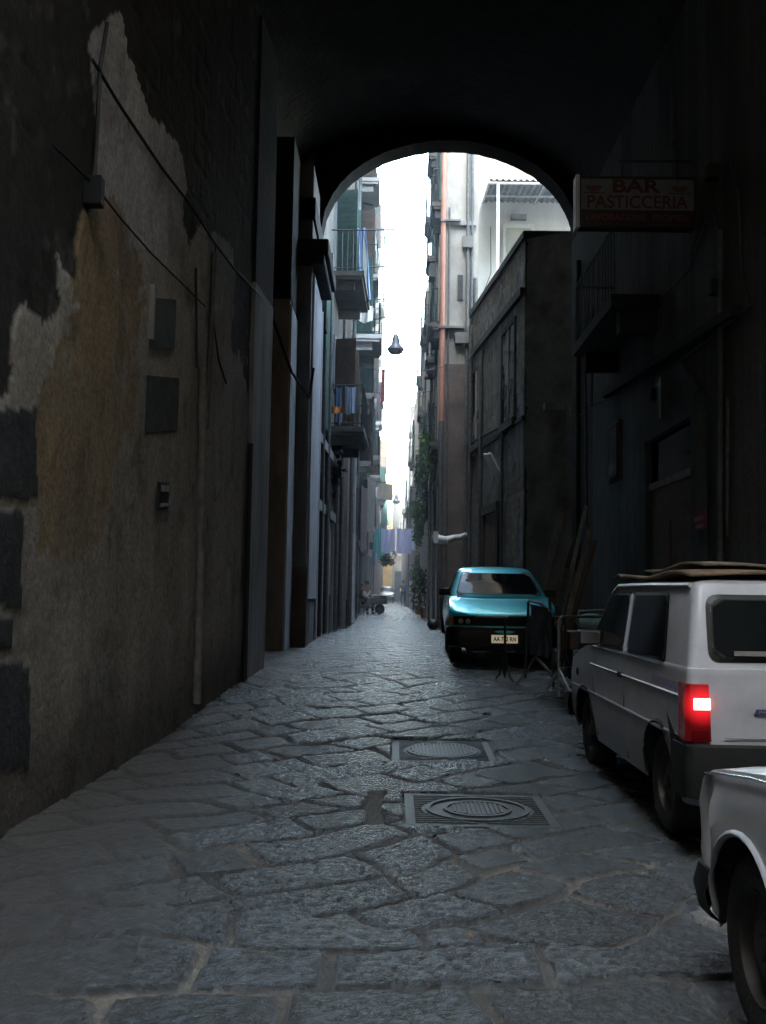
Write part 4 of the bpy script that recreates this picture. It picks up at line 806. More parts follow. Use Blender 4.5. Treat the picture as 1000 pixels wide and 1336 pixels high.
# --- turquoise car facing the camera
TD = dict(paint=tealpaint, wb=2.35, kb=4, arch=.34, wr=.28, bow=.10, lipmat=black,
    levels=[(.22, -.55, 2.98, .72, .16), (.40, -.62, 3.06, .765, .18), (.58, -.62, 3.06, .775, .18), (.78, -.60, 3.02, .765, .18), (.90, -.56, 2.98, .745, .18),
            (.94, -.52, 2.10, .715, .16), (1.15, -.32, 1.70, .65, .16), (1.33, -.12, 1.28, .575, .16), (1.37, .02, 1.15, .535, .16)],
    belt=[(-.6, .92), (1.6, .905), (2.1, .875), (2.6, .80), (3.08, .665)],
    side=[[(.95, .97), (1.92, .96), (1.30, 1.30), (.95, 1.31)], [(-.22, .98), (.87, .97), (.87, 1.31), (.02, 1.28)]],
    front=[(-.64, .95), (.64, .95), (.53, 1.32), (-.53, 1.32)], rear=[(-.55, 1.0), (.55, 1.0), (.47, 1.3), (-.47, 1.3)],
    cuts=[[(.91, 1.33), (.91, .9), (.9, .26)], [(1.98, .93), (1.95, .5), (1.80, .28)]], handle=(1.0, .84), mirror=(1.72, .97))
tc_, B_, Wd, Rr, Fr = car(TD, 'turquoise hatchback facing the camera, with a cream number plate', (1.66, 16.92, .36), PI-.03, .004)
B_(MB().grid(lambda a, b: ((a*2-1)*(.70), 3.075+.09*(1-(a*2-1)**2*1.0)-.05*abs(a*2-1)**6, .535+.125*b), 24, 2), 'grille', black, smooth=60)
for k in range(4): B_(MB().tube([((a/12*2-1)*.42, 3.085+.09*(1-((a/12*2-1)*.42/.7)**2), .55+.028*k) for a in range(13)], .005, 4), 'grille_bar', plastic)
B_(MB().tube([((a/16*2-1)*.40+.0, 3.09+.09*(1-((a/16*2-1)*.4/.7)**2), .655) for a in range(17)], .014, 6), 'trim', silverpaint, smooth=60)
for sx in (-1, 1):
    hlm = B_(MB().grid(lambda a, b: (sx*(.44+.24*a), 3.085+.09*(1-((.44+.24*a)/.7)**2)-.03*a, .545+.095*b), 8, 2), 'headlight', glassdark, smooth=60)
    for xx in (.50, .60): B_(MB().lathe([(.001, .0), (.026, -.002), (.036, -.012)], (sx*xx, 3.10+.09*(1-(xx/.7)**2), .59), 'y', 14), 'bulb_reflector', clearlens, hlm, smooth=60)
    B_(MB().box(min(sx*.70, sx*.76), max(sx*.70, sx*.76), 2.86, 2.99, .55, .64), 'indicator', amber)
    B_(MB().box(min(sx*.5, sx*.69), max(sx*.5, sx*.69), -.632, -.60, .6, .85), 'tail_lamp', redlens)
bb = MB(); bb = bump_bar(.785, 3.15, .24, .52, .1, .5, 1, .22); B_(bb, 'bumper', black, smooth=40)
B_(MB().tube([((a/20*2-1)*.74, 3.175-.13*abs(a/20*2-1)**5, .50) for a in range(21)], .014, 6), 'bumper_strip', plastic if False else greymetal, smooth=60)
B_(bump_bar(.785, -.68, .28, .52, .1, .3, -1, .15), 'bumper', black, smooth=40)
pl = B_(MB().box(-.18, .18, 3.172, 3.18, .30, .41), 'number_plate', plateglow, bevel=.003)
text_mesh('AA 752 RN', .08, 'lettering', inkblack, pl, (0, 3.182, .355), (PI/2, 0, PI), .0008, .31, .002, .062)
B_(MB().tube([(-.0, 1.18, 1.395), (-.0, .98, 1.62)], .006, 5), 'antenna', black)
# seats / wheel seen darkly: rear view mirror and a sun visor strip on the windscreen
B_(MB().box(-.09, .09, Fr(1.27)+.03, Fr(1.27)+.05, 1.24, 1.28), 'interior_mirror', black)

# --- old white car in the right foreground, front wing dented
def dent(x, y, z):
    if x < -.55 and y > 2.35:
        g = math.exp(-((y-2.74)/.07)**2-((z-.54)/.12)**2); x += .05*g; g2 = math.exp(-((y-2.64)/.04)**2-((z-.58)/.10)**2); x -= .022*g2
        g3 = math.exp(-((y-2.88)/.06)**2-((z-.6)/.1)**2); x -= .015*g3; y -= .02*g
    return x, y, z
ND = dict(paint=silverpaint, wb=2.36, kb=4, arch=.325, wr=.275, bow=.05, dent=dent,
    levels=[(.22, -.60, 2.80, .74, .12), (.38, -.64, 2.86, .775, .12), (.52, -.65, 2.885, .785, .11), (.74, -.64, 2.875, .78, .09), (.83, -.62, 2.86, .765, .07),
            (.90, -.56, 2.05, .72, .10), (1.12, -.42, 1.68, .66, .10), (1.34, -.28, 1.32, .60, .10), (1.38, -.2, 1.25, .56, .10)],
    belt=[(-.7, .86), (1.8, .84), (2.1, .80), (2.6, .735), (2.98, .665)],
    side=[[(.98, .93), (1.86, .92), (1.36, 1.29), (.98, 1.30)], [(-.2, .93), (.9, .93), (.9, 1.30), (.0, 1.28)]],
    front=[(-.62, .93), (.62, .93), (.54, 1.31), (-.54, 1.31)], rear=[(-.55, .95), (.55, .95), (.5, 1.3), (-.5, 1.3)],
    cuts=[[(.94, 1.32), (.94, .9), (.93, .26)], [(1.93, .85), (1.90, .5), (1.84, .28)]], handle=(1.04, .80), mirror=(1.7, .92))
nc, B_, Wd, Rr, Fr = car(ND, 'old white car cut off by the lower right edge, front wing dented', (1.86, .74, .03), 0.0, 0)
B_(MB().tube([(-.772, 1.95, .815), (-.775, 2.3, .790), (-.774, 2.62, .748), (-.768, 2.76, .722), (-.735, 2.85, .70)], .0045, 6), 'bonnet_seam', chrome, smooth=60)
B_(bump_bar(.775, 2.93, .25, .42, .1, .24, 1, .12), 'bumper', plastic, smooth=40); B_(bump_bar(.79, -.72, .30, .48, .1, .3, -1, .08), 'bumper', plastic, smooth=40)
for sx in (-1, 1):
    B_(MB().box(min(sx*.44, sx*.74), max(sx*.44, sx*.74), 2.87, 2.905, .50, .63), 'headlight', clearlens, bevel=.01)
    B_(MB().lathe([(.001, .012*sx), (.022, .010*sx), (.028, .0)], (sx*.782, 2.02, .60), 'x', 12), 'indicator', amber, smooth=50)
    B_(MB().box(min(sx*.5, sx*.7), max(sx*.5, sx*.7), -.665, -.64, .55, .75), 'tail_lamp', redlens)
B_(MB().box(-.42, .42, 2.90, 2.925, .50, .62), 'grille', black)
# --- small dark car far down the street
FD = dict(TD); FD['paint'] = darkpaint
fc, B_, Wd, Rr, Fr = car(FD, 'small dark car with a bright lamp, far down the street', (-.45, 88, .36), PI, 0)
for sx in (-1, 1): B_(MB().box(min(sx*.42, sx*.70), max(sx*.42, sx*.70), 3.09, 3.16, .52, .68), 'headlight', signedge, bevel=.02)
B_(bump_bar(.785, 3.15, .24, .5, .1, .5, 1, .2), 'bumper', black, smooth=40)

# ------------------------------------------------------------------ barriers
def rbar(pts, r=.016, n=8): return MB().tube(pts, r, n)
def arc(c, a, b, r, t0, t1, k=6): return [Vector(c)+Vector(a)*r*math.cos(t0+(t1-t0)*i/k)+Vector(b)*r*math.sin(t0+(t1-t0)*i/k) for i in range(k+1)]
def barrier(label, A, B, h, m, group):
    A = Vector(A); B = Vector(B); u_ = (B-A).normalized(); n_ = Vector((-u_.y, u_.x, 0)); Z_ = Vector((0, 0, 1)); r = .07
    t = thing('metal_barrier', label, 'barrier', (A+B)/2, 0, group)
    pts = [A+Z_*.04]+[A+Z_*(h-r)]+arc(A+u_*r+Z_*(h-r), -u_, Z_, r, 0, PI/2)+arc(B-u_*r+Z_*(h-r), Z_, u_, r, 0, PI/2)+[B+Z_*.04]
    rbar(pts, .017).build('frame', m, t, smooth=60)
    rbar([A+Z_*.34, B+Z_*.34], .008).build('rail', m, t); rbar([A+Z_*.02+u_*.02, B+Z_*.02-u_*.02], .012).build('rail', m, t) if False else None
    for E_ in (A, B):
        rbar([E_-n_*.28+Z_*.015, E_-n_*.18+Z_*.05, E_+Z_*.34], .013).build('leg', m, t, smooth=60); rbar([E_+n_*.28+Z_*.015, E_+n_*.18+Z_*.05, E_+Z_*.34], .013).build('leg', m, t, smooth=60)
    return t
z = zg(12)
a = P(659, 880, 12.1); b = P(738, 880, 12.3); a.z = b.z = zg(12.2)
barrier('dark metal barrier standing in front of the turquoise car', a, b, .76, iron, None)
a = P(729, 905, 10.7); b = P(800, 885, 11.4); a.z = b.z = zg(11)
barrier('grey tubular barrier at the nose of the white hatchback', a, b, .88, galv, None)
# folded trestle with dark cloth between them
c = P(704, 880, 11.7); c.z = zg(11.7); t = thing('folding_trestle', 'black cloth hung over a folding trestle between the barriers', 'trestle', c)
V = Vector
for (o1, o2, r) in (((-.28, -.1, .02), (0, 0, .42), .016), ((.28, -.12, .0), (-.06, 0, .36), .022), ((.16, 0, 0), (.12, .02, 1.02), .018), ((-.16, .02, .1), (-.13, .0, .98), .016)):
    rbar([c+V(o1), c+V(o2)], r).build('leg', iron if r != .022 else greymetal, t)
rbar([c+V((-.13, 0, 1.0)), c+V((.0, .0, .97)), c+V((.14, .02, .86))], .02).build('top_bar', galv, t)
MB().grid(lambda p, q: (c.x-.12+.22*p+.02*math.sin(q*9), c.y-.03+.05*math.sin(p*7+q*2), c.z+.96-.58*q-.05*p), 14, 14).build('cloth', darkcloth, t, smooth=70)
# pale plastic bag and a low crate behind the hatchback nose
c = P(772, 812, 12.3); t = thing('plastic_bag', 'crumpled pale blue plastic bag behind the grey barrier', 'bag', c)
mb = MB(); mb.grid(lambda p, q: tuple(c+V(((.17+.03*math.sin(9*p*2*PI/2))*math.sin(PI*q)*math.cos(2*PI*p), .14*math.sin(PI*q)*math.sin(2*PI*p), .10*math.cos(PI*q)+.012*math.sin(p*40)))), 22, 9); mb.build('bag', plasbag, t, smooth=80)
c2 = V((c.x, c.y, zg(12.3))); t = thing('handcart', 'old grey handcart loaded with boards behind the grey barrier', 'cart', c2)
MB().box(c2.x-.3, c2.x+.5, c2.y-.2, c2.y+.4, c2.z+.38, c.z-.11).build('box', brownwood, t, bevel=.01)
for sx in (-.25, .45): MB().lathe([(.02, -.02), (.19, -.02), (.21, 0), (.19, .02), (.02, .02)], (c2.x+sx, c2.y+.1, c2.z+.21), 'x', 20).build('wheel', rubber, t, smooth=40)
rbar([c2+V((-.2, -.2, .38)), c2+V((-.25, -.5, .85)), c2+V((.35, -.5, .88)), c2+V((.4, -.2, .38))], .014).build('handle', galv, t, smooth=60)
# leaning planks and poles: feet px, head px, depth
pls = [((700, 800), (734, 668), 16.2, .05, greywood, 'grey plank, leftmost of the boards leaning by the turquoise car'), ((712, 812), (752, 700), 15.9, .035, brownwood, 'thin brown batten leaning second from the left by the turquoise car'),
       ((722, 800), (748, 715), 15.6, .055, brownwood, 'short brown board leaning in the middle of the stack by the turquoise car'), ((722, 850), (765, 660), 15.3, .03, greymetal, 'long grey pole reaching highest among the leaning boards'),
       ((735, 830), (771, 690), 15.0, .04, greywood, 'pale weathered plank near the right end of the leaning boards'), ((724, 812), (742, 742), 14.8, .06, galv, 'pale metal strip, lowest of the leaning pieces'),
       ((745, 820), (778, 705), 14.6, .03, brownwood, 'dark batten, rightmost of the leaning boards')]
for (f0, h0, Y, w_, m, lb) in pls:
    hd = P(*h0, Y+.5); ft = P(*f0, Y); ft.x = min(ft.x, hd.x-.25); k = (hd-ft); ft = hd-k*((hd.z-zg(Y))/k.z); ax = k.cross(V((0, 1, 0))).normalized(); L_ = (hd-ft)
    t = thing('pole' if m in (greymetal, galv) else 'leaning_plank', lb, 'pole' if m in (greymetal, galv) else 'plank', ft, 0, 'boards and poles leaning on the right wall')
    MB().obox((ft+hd)/2, ax*w_, V((0, .012, 0)), L_/2).build('board' if m not in (greymetal, galv) else 'shaft', {greymetal: galv, brownwood: mat('old_batten', (.20, .13, .085), .8, var=.4, scale=8)}.get(m, m), t, bevel=.004)
# ------------------------------------------------------------------ street lamps hung on wires
def lamp(px, py, Y, label, k=1):
    c = P(px, py, Y); t = thing('hanging_lamp', label, 'street lamp', c); r = .27*k
    MB().lathe([(.03, .44), (.07, .40), (.10, .30), (.12, .16), (r*.55, .12), (r*.98, .0), (r, -.04), (r*.94, -.05)], c, 'z', 28).build('lamp_shade', lampmetal, t, smooth=50)
    MB().lathe([(r*.92, -.045), (r*.8, -.11), (r*.5, -.16), (.001, -.18)], c, 'z', 24).build('bulb_glass', bulbmat, t, smooth=60)
    xs_ = [-1.5+i*(1.35+1.5)/12 for i in range(13)]; w0 = c.z+.62
    MB().tube([(x, c.y, w0+.35*(abs(x-c.x)/1.5)**1.3*.5) for x in xs_], .008, 5).build('wire', cable, t, smooth=60); MB().tube([(c.x, c.y, c.z+.42), (c.x, c.y, w0+.02)], .012, 5).build('hook', iron, t)
lamp(516.5, 455, 28.5, 'bell-shaped street lamp hung on a wire, nearer and higher of two', .93)
lamp(517.5, 654, 66, 'bell-shaped street lamp hung on a wire, farther and lower of two', 1.0)
# ------------------------------------------------------------------ laundry
def cloth(px0, px1, py0, py1, Y, m, label, nm='hanging_sheet', cat='laundry', group='laundry hanging across the street', curve=.05, skew=0, depth=0):
    a = P(px0, py0, Y); b = P(px1, py0, Y); zt = a.z; zb = P(px0, py1, Y).z; ph = random.random()*6
    t = thing(nm, label, cat, ((a.x+b.x)/2, Y, zt), 0, group)
    f = lambda p, q: (a.x+(b.x-a.x)*p+skew*q, Y+depth*p+curve*math.sin(p*9+ph)*(.3+q)+.02*math.sin(p*23+q*3), zt-.05*math.sin(PI*p)-(zt-zb)*q*(1+.04*math.sin(p*6+ph)))
    MB().grid(f, 20, 10).build('cloth', m, t, smooth=80); return t
t = thing('washing_line', 'washing line strung across the lane, carrying the lilac sheets', 'washing line', (0, 50, 4.5)); z_ = P(515, 689, 50).z+.02
MB().tube([(-1.0, 50, z_+.1), (-.5, 50, z_+.02), (.2, 50, z_), (.8, 50, z_+.03), (1.1, 50, z_+.1)], .008, 5).build('line', greycable, t)
cloth(487, 498, 689, 722, 50, tealcloth, 'teal towel at the left end of the washing line'); cloth(498, 516, 689, 720, 50.03, lilac, 'lilac sheet left of the gap on the washing line')
cloth(518, 537, 689, 721, 50, lilac, 'lilac sheet right of the gap on the washing line'); cloth(537.5, 544, 690, 717, 50.02, palecloth, 'small pale blue cloth at the right end of the washing line')
cloth(492, 510, 718, 730, 52, tealcloth, 'dark teal blanket hanging behind and below the lilac sheets'); cloth(486, 490, 715, 737, 47, bluecloth, 'narrow blue cloth hanging under the teal towel')
cloth(472, 479, 632, 716, 34, pinkcloth, 'long pale pink sheet hanging on the left facade', depth=1.2); cloth(480, 489, 622, 690, 36, whitecloth, 'long white sheet hanging beside the pale pink one', depth=1.5)
g = 'laundry on the left balconies'
cloth(451, 467, 503, 538, 23.6, palecloth, 'pale blue towels on the nearest lower left balcony', group=g); cloth(429, 449, 528, 537, 23.4, orangecloth, 'orange patterned cloth on the nearest lower left balcony', group=g, nm='hanging_cloth')
cloth(439, 447, 504, 552, 23.5, bluecloth, 'blue cloth beside the orange one on the lower left balcony', group=g); cloth(464, 478, 296, 390, 25, bluecloth, 'long blue grey sheet hanging past the top left balcony', group=g, skew=.15)
cloth(466, 487, 398, 418, 27.2, whitecloth, 'white cloth on the second balcony rail from the arch', group=g); cloth(498, 503, 480, 525, 42, redcloth, 'red cloth hanging high over the lane on the left', group=g); cloth(492, 497, 500, 545, 40, pinkcloth, 'pinkish cloth hanging beside the red cloth', group=g)
cloth(457, 462, 398, 412, 27.1, tealcloth, 'small teal cloth on the second balcony rail', group=g); cloth(484, 494, 236, 268, 46, pinkcloth, 'faded pink sheet at the very top of the left facade', group=g); cloth(482, 492, 300, 335, 42, palecloth, 'pale blue sheet high on the left facade', group=g)
cloth(476, 483, 505, 560, 38, whitecloth, 'white towel in mid height of the left facade', group=g)
# beige awning
a = P(493, 629, 45); b = P(513, 629, 45); t = thing('awning', 'beige roll-down awning projecting over the lane on the left', 'awning', ((a.x+b.x)/2, 45, a.z))
MB().grid(lambda p, q: (a.x+(b.x-a.x)*p, 45-.1*q+.01*math.sin(p*20), a.z-.75*q-.1*p), 10, 6).build('canvas', mat('beige_canvas', (.42, .38, .3), .9, var=.2), t); MB().tube([(a.x-.3, 45, a.z+.02), (b.x, 45, a.z)], .025, 6).build('arm', iron, t)
# air conditioner on the left wall
c = P(449, 474, 25); t = thing('air_conditioner', 'grey air conditioner unit above the lower left balcony', 'air conditioner', c)
MB().box(c.x-.16, c.x+.16, c.y-.1, c.y+.7, c.z-.28, c.z+.28).build('case', greyplast, t, bevel=.02); MB().lathe([(.2, 0), (.2, .015), (.18, .015)], (c.x+.16, c.y+.3, c.z), 'x', 24).build('fan_grille', plastic, t)
MB().box(c.x-.13, c.x+.13, c.y-.106, c.y-.1, c.z-.22, c.z+.22).build('panel', darkstone, t); MB().tube([(c.x, c.y+.1, c.z-.28), (c.x-.3, c.y+.1, c.z-.45)], .02).build('bracket', iron, t)
# white lamp box on the dark building and rolled awning on the tan one
A_ = P(631, 592, 22.6); t = thing('floodlight', 'pale tilted floodlight box on the dark tufa building', 'floodlight', A_)
dn = (P(645, 621, 22.2)-A_); wd = (P(641, 591, 22.3)-A_); MB().obox(A_+dn/2+wd/2, dn/2, wd/2, (0.02, .08, .03)).build('housing', greyplast, t, bevel=.01); MB().tube([A_+wd/2, A_+wd/2+V((.2, .5, .1))], .025).build('arm', iron, t)
t = thing('rolled_awning', 'bundled whitish awning cloth above the ground floor right of the lane', 'awning', P(587, 702, 26.2)); pts = [P(x, y, 26.2+.2*math.sin(x)) for x, y in ((566, 699), (572, 704), (582, 705), (592, 702), (603, 701), (609, 696))]
MB().tube(pts, [.11, .13, .11, .09, .09, .05], 10).build('cloth', whitecloth, t, smooth=70); MB().obox(P(569, 701, 26), (.06, 0, 0), (0, .1, 0), (0, 0, .15)).build('end_cap', whitecloth, t)
# ------------------------------------------------------------------ plants
def plant(nm, label, cat, c, rx, ry, rz_, n, ls, m, pot=None, group=None, seed=1):
    rnd_ = random.Random(seed); t = thing(nm, label, cat, c if pot is None else (c[0], c[1], pot), 0, group); m_ = MB(); cl = [(rnd_.gauss(0, .45), rnd_.gauss(0, .45), rnd_.gauss(0, .5)) for _ in range(14)]
    for i in range(n):
        q = rnd_.choice(cl); p = V((c[0]+rx*(q[0]+rnd_.gauss(0, .22)), c[1]+ry*(q[1]+rnd_.gauss(0, .22)), c[2]+rz_*(q[2]+rnd_.gauss(0, .22)))); d = V((rnd_.gauss(0, 1), rnd_.gauss(0, 1), rnd_.gauss(-.5, 1))).normalized(); e = d.cross(V((rnd_.random(), rnd_.random(), .3))).normalized(); l = ls*rnd_.uniform(.6, 1.3)
        m_.add([p, p+d*l*.5+e*l*.28, p+d*l, p+d*l*.5-e*l*.28], [(0, 1, 2, 3)])
    m_.build('foliage', m, t)
    s_ = MB()
    for q in cl[:7]: s_.tube([(c[0], c[1], c[2]-rz_*.9 if pot is None else pot+.3), (c[0]+rx*q[0]*.6, c[1]+ry*q[1]*.6, c[2]+rz_*q[2]*.2-.0), (c[0]+rx*q[0], c[1]+ry*q[1], c[2]+rz_*q[2])], .012, 4)
    s_.build('stem', brownwood, t)
    if pot is not None: MB().lathe([(.001, 0), (.15, 0), (.22, .34), (.24, .34), (.24, .38), (.2, .38), (.19, .3), (.001, .3)], (c[0], c[1], pot), 'z', 18).build('pot', terracotta, t, smooth=40)
    return t
for i, (px, py, Y, rx, rz_, m, lb) in enumerate([(562, 598, 33, .30, .75, leafb, 'bright green climbing plant high beside the grey pipe'), (552, 622, 38, .35, .7, leaf, 'dark creeper spilling from the right facade, just above street lamp height'),
        (556, 655, 36, .35, .8, leaf, 'dark hanging foliage below the bright climbing plant'), (547, 690, 42, .25, .6, leaf, 'trailing foliage at the right end of the washing line'), (541, 668, 46, .25, .4, leaf, 'small tuft of foliage poking over the lane on the right')]):
    p = P(px, py, Y); plant('climbing_plant', lb, 'plant', p, rx, .5, rz_, 900, .13, m, None, 'plants on the right facades', 20+i)
for i, (px, py, Y, h, m, lb) in enumerate([(548, 760, 44, .8, leaf, 'tall dark potted shrub in front of the parked scooter'), (556, 770, 38, .7, leaf, 'dark potted shrub nearest the camera on the right kerb'), (552, 738, 47, .6, tealcloth if False else leaf, 'high potted shrub against the right wall beyond the others')]):
    p = P(px, py, Y); plant('potted_shrub', lb, 'plant', p, .35, .35, h, 1000, .12, m, .36, 'potted shrubs along the right wall', 40+i)
p = P(505, 731, 49); plant('hanging_plant', 'green plant hanging under the teal blanket on the left', 'plant', p, .3, .4, .3, 500, .12, leaf, None, None, 61)
for i, (px, py, Y, lb) in enumerate([(453, 615, 25, 'dark plant under the lower left balcony'), (470, 640, 30, 'dark creeper farther along the left wall')]):
    p = P(px, py, Y); p.x = -1.45; plant('wall_plant', lb, 'plant', p, .15, .5, .7, 500, .11, leaf, None, 'creepers on the left wall', 70+i)
# ------------------------------------------------------------------ scooters
def scooter(label, c, rz, m, group=None, s=1):
    t = thing('scooter', label, 'scooter', c, rz, group); b = lambda mb, nm, mt, par=t, **k: mb.build(nm, mt, par, world=False, **k)
    for y in (0, 1.22): w_ = b(MB().lathe([(.10, -.04), (.18, -.05), (.22, -.03), (.225, 0), (.22, .03), (.18, .05), (.10, .04)], (0, y, .225), 'x', 24), 'wheel', rubber, smooth=50); b(MB().lathe([(.001, -.03), (.11, -.035), (.11, .035), (.001, .03)], (0, y, .225), 'x', 16), 'rim', rimmat, w_)
    b(MB().grid(lambda p, q: ((.05+.15*math.sin(PI*min(1, .15+q)))*math.cos(PI*p-0), -.30+.85*q, .42+.32*math.sin(PI*p)*(1-.35*q)+.02), 12, 12), 'body', m, smooth=60)
    b(MB().box(-.15, .15, .35, .95, .28, .36), 'footboard', m, bevel=.03)
    b(MB().grid(lambda p, q: ((p*2-1)*(.10+.10*math.sin(PI*min(1, q+.1))), 1.08-.16*q-.10*(2*p-1)**2, .36+.62*q), 10, 12), 'leg_shield', m, smooth=60)
    b(MB().grid(lambda p, q: (.16*math.cos(PI*p)*(1-.3*q), -.28+.75*q, .74+.09*math.sin(PI*p)), 10, 8), 'seat', black, smooth=60)
    b(MB().tube([(0, 1.22, .225), (0, .98, .92), (0, .93, 1.0)], .03, 8), 'fork', iron, smooth=60); b(MB().tube([(-.33, .84, 1.0), (-.12, .94, 1.03), (.12, .94, 1.03), (.33, .84, 1.0)], .018, 7), 'handlebar', iron, smooth=60)
    b(MB().lathe([(.001, .05), (.07, .03), (.085, -.02), (.07, -.1)], (0, 1.03, .98), 'y', 16), 'headlight', clearlens, smooth=60); b(MB().box(-.17, .17, .95, .965, 1.02, 1.30), 'windscreen', paneglass, bevel=.01); b(MB().box(-.10, .10, 1.10, 1.115, .55, .70), 'front_plate', signedge)
    b(MB().grid(lambda p, q: (.07*math.cos(PI*p), 1.22+.26*math.cos(PI*q), .24+(.25)*math.sin(PI*q)*(.9+.1*math.sin(PI*p))), 6, 12), 'mudguard', m, smooth=60)
    for sx in (-1, 1): b(MB().tube([(sx*.2, .88, 1.02), (sx*.26, .92, 1.2)], .008, 5), 'mirror_stalk', iron); b(MB().obox((sx*.27, .92, 1.23), (.06, 0, 0), (0, .012, 0), (0, 0, .04)), 'mirror', black)
    return t
p = P(540, 797, 50); scooter('dark scooter with a pale front plate parked on the right, facing the camera', (p.x+.02, 50.9, .36), PI+.1, darkpaint)
p = P(492, 802, 43); scooter('dark moped parked beside the seated person on the left', (p.x+.12, 42.6, .36), PI*.62, black)
# ------------------------------------------------------------------ people
def person(label, base, rz, J, shirt, trousers, extra, h=1.7):
    """J: joints name->(x,y,z); skinned bodies with clothing shells"""
    t = thing('person', label, 'person', base, rz)
    def skinned(nm, chain, m, par=t):
        me = bpy.data.meshes.new(nm); names = []; 
        for a, b in chain:
            for q in (a, b):
                if q not in names: names.append(q)
        me.from_pydata([J[q][:3] for q in names], [(names.index(a), names.index(b)) for a, b in chain], []); o = bpy.data.objects.new(nm, me); C.objects.link(o); o.parent = par
        s = o.modifiers.new('skin', 'SKIN'); sb = o.modifiers.new('sub', 'SUBSURF'); sb.levels = sb.render_levels = 2
        for v, q in zip(me.skin_vertices[0].data, names): v.radius = (J[q][3], J[q][4] if len(J[q]) > 4 else J[q][3])
        me.skin_vertices[0].data[0].use_root = True; me.materials.append(m); return o
    ch = [('pelvis', 'waist'), ('waist', 'chest'), ('chest', 'neck'), ('neck', 'head'), ('head', 'crown')]
    for s in 'LR': ch += [('chest', 'sh'+s), ('sh'+s, 'el'+s), ('el'+s, 'wr'+s), ('wr'+s, 'palm'+s), ('pelvis', 'hip'+s), ('hip'+s, 'kn'+s), ('kn'+s, 'an'+s), ('an'+s, 'toe'+s)]
    for s in 'LR':
        px_, py_, pz_ = J['palm'+s][:3]; wx, wy, wz = J['wr'+s][:3]; d = (V((px_, py_, pz_))-V((wx, wy, wz))).normalized(); sd = d.cross(V((0, 1, .2))).normalized()
        for k, (o_, l) in enumerate(((-.032, .06), (-.011, .075), (.011, .07), (.032, .055))):
            a = V((px_, py_, pz_))+sd*o_; e = a+d*l+V((0, 0, -.01)); J['f%d%sa' % (k, s)] = (*a, .009); J['f%d%s' % (k, s)] = (*e, .008); ch += [('palm'+s, 'f%d%sa' % (k, s)), ('f%d%sa' % (k, s), 'f%d%s' % (k, s))]
        e = V((wx, wy, wz))+d*.05+sd*.055; J['th'+s] = (*e, .010); ch.append(('wr'+s, 'th'+s))
    body = skinned('body', ch, skin)
    def big(keys, add):
        for q in keys: j = J[q]; J[q+'_c'] = (*j[:3], j[3]+add, (j[4] if len(j) > 4 else j[3])+add)
    big(['pelvis', 'waist', 'chest', 'shL', 'shR'], .014); J['elL_s'] = tuple((V(J['shL'][:3])*.45+V(J['elL'][:3])*.55))+(.062,); J['elR_s'] = tuple((V(J['shR'][:3])*.45+V(J['elR'][:3])*.55))+(.062,)
    shc = [('pelvis_c', 'waist_c'), ('waist_c', 'chest_c'), ('chest_c', 'shL_c'), ('chest_c', 'shR_c')]
    if extra.get('sleeves'): shc += [('shL_c', 'elL_s'), ('shR_c', 'elR_s')]
    skinned('shirt', shc, shirt)
    big(['hipL', 'hipR', 'knL', 'knR', 'anL', 'anR'], .014); tr = []
    for s in 'LR': tr += [('pelvis_c', 'hip'+s+'_c'), ('hip'+s+'_c', 'kn'+s+'_c'), ('kn'+s+'_c', 'an'+s+'_c')]
    skinned('trousers', tr, trousers)
    hx, hy, hz = J['head'][:3]; MB().lathe([(.001, .155), (.06, .15), (.095, .10), (.105, .04), (.10, -.01)], (hx, hy+.012, hz), 'z', 20).build('hair', hairm, t, world=False, smooth=60)
    f = MB(); f.obox((hx, hy-.105, hz-.0), (.012, 0, 0), (0, .018, 0), (0, 0, .025))
    f.build('nose', skin, t, world=False, bevel=.006)
    e = MB()
    for sx in (-1, 1): MB().lathe([(.001, -.012), (.012, -.006), (.013, .004)], (hx+sx*.034, hy-.088, hz+.022), 'y', 10).build('eye', black, t, world=False)
    MB().box(hx-.025, hx+.025, hy-.094, hy-.082, hz-.056, hz-.046).build('mouth', mat('lips', (.2, .07, .06), .6), t, world=False)
    for sx in (-1, 1): MB().obox((hx+sx*.092, hy, hz+.0), (.012, 0, 0), (0, .018, 0), (0, 0, .03)).build('ear', skin, t, world=False, bevel=.008)
    for s in 'LR': a = V(J['an'+s][:3]); b = V(J['toe'+s][:3]); c_ = (a+b)/2; c_.z = .045; d = (b-a); d.z = 0; d = d.normalized(); MB().obox(c_, d*.13, d.cross(V((0, 0, 1)))*.045, (0, 0, .045)).build('shoe', black, t, world=False, bevel=.02)
    return t
# seated on a chair, facing the lane (local -y is forward)
J = dict(pelvis=(0, 0, .55, .14, .12), waist=(0, -.0, .75, .13, .11), chest=(0, -.03, 1.0, .15, .12), neck=(0, -.05, 1.16, .055), head=(0, -.08, 1.28, .088, .10), crown=(0, -.08, 1.36, .07))
for s, k in (('L', -1), ('R', 1)): J.update({'sh'+s: (k*.19, -.03, 1.07, .062), 'el'+s: (k*.26, -.10, .80, .046), 'wr'+s: (k*.16, -.34, .70, .032), 'palm'+s: (k*.13, -.42, .69, .034, .022), 'hip'+s: (k*.10, -.03, .53, .10), 'kn'+s: (k*.14, -.45, .52, .068), 'an'+s: (k*.13, -.42, .10, .045), 'toe'+s: (k*.14, -.58, .05, .035)})
p = P(478, 800, 43); person('person in a white vest and dark trousers sitting by the left wall', (p.x-.02, 43.2, .36), .45, J, whitecloth, darkcloth, {})
t = thing('chair', 'wooden chair under the person in the white vest', 'chair', (p.x-.02, 43.25, .36), .45); b_ = lambda mb, nm: mb.build(nm, brownwood, t, world=False)
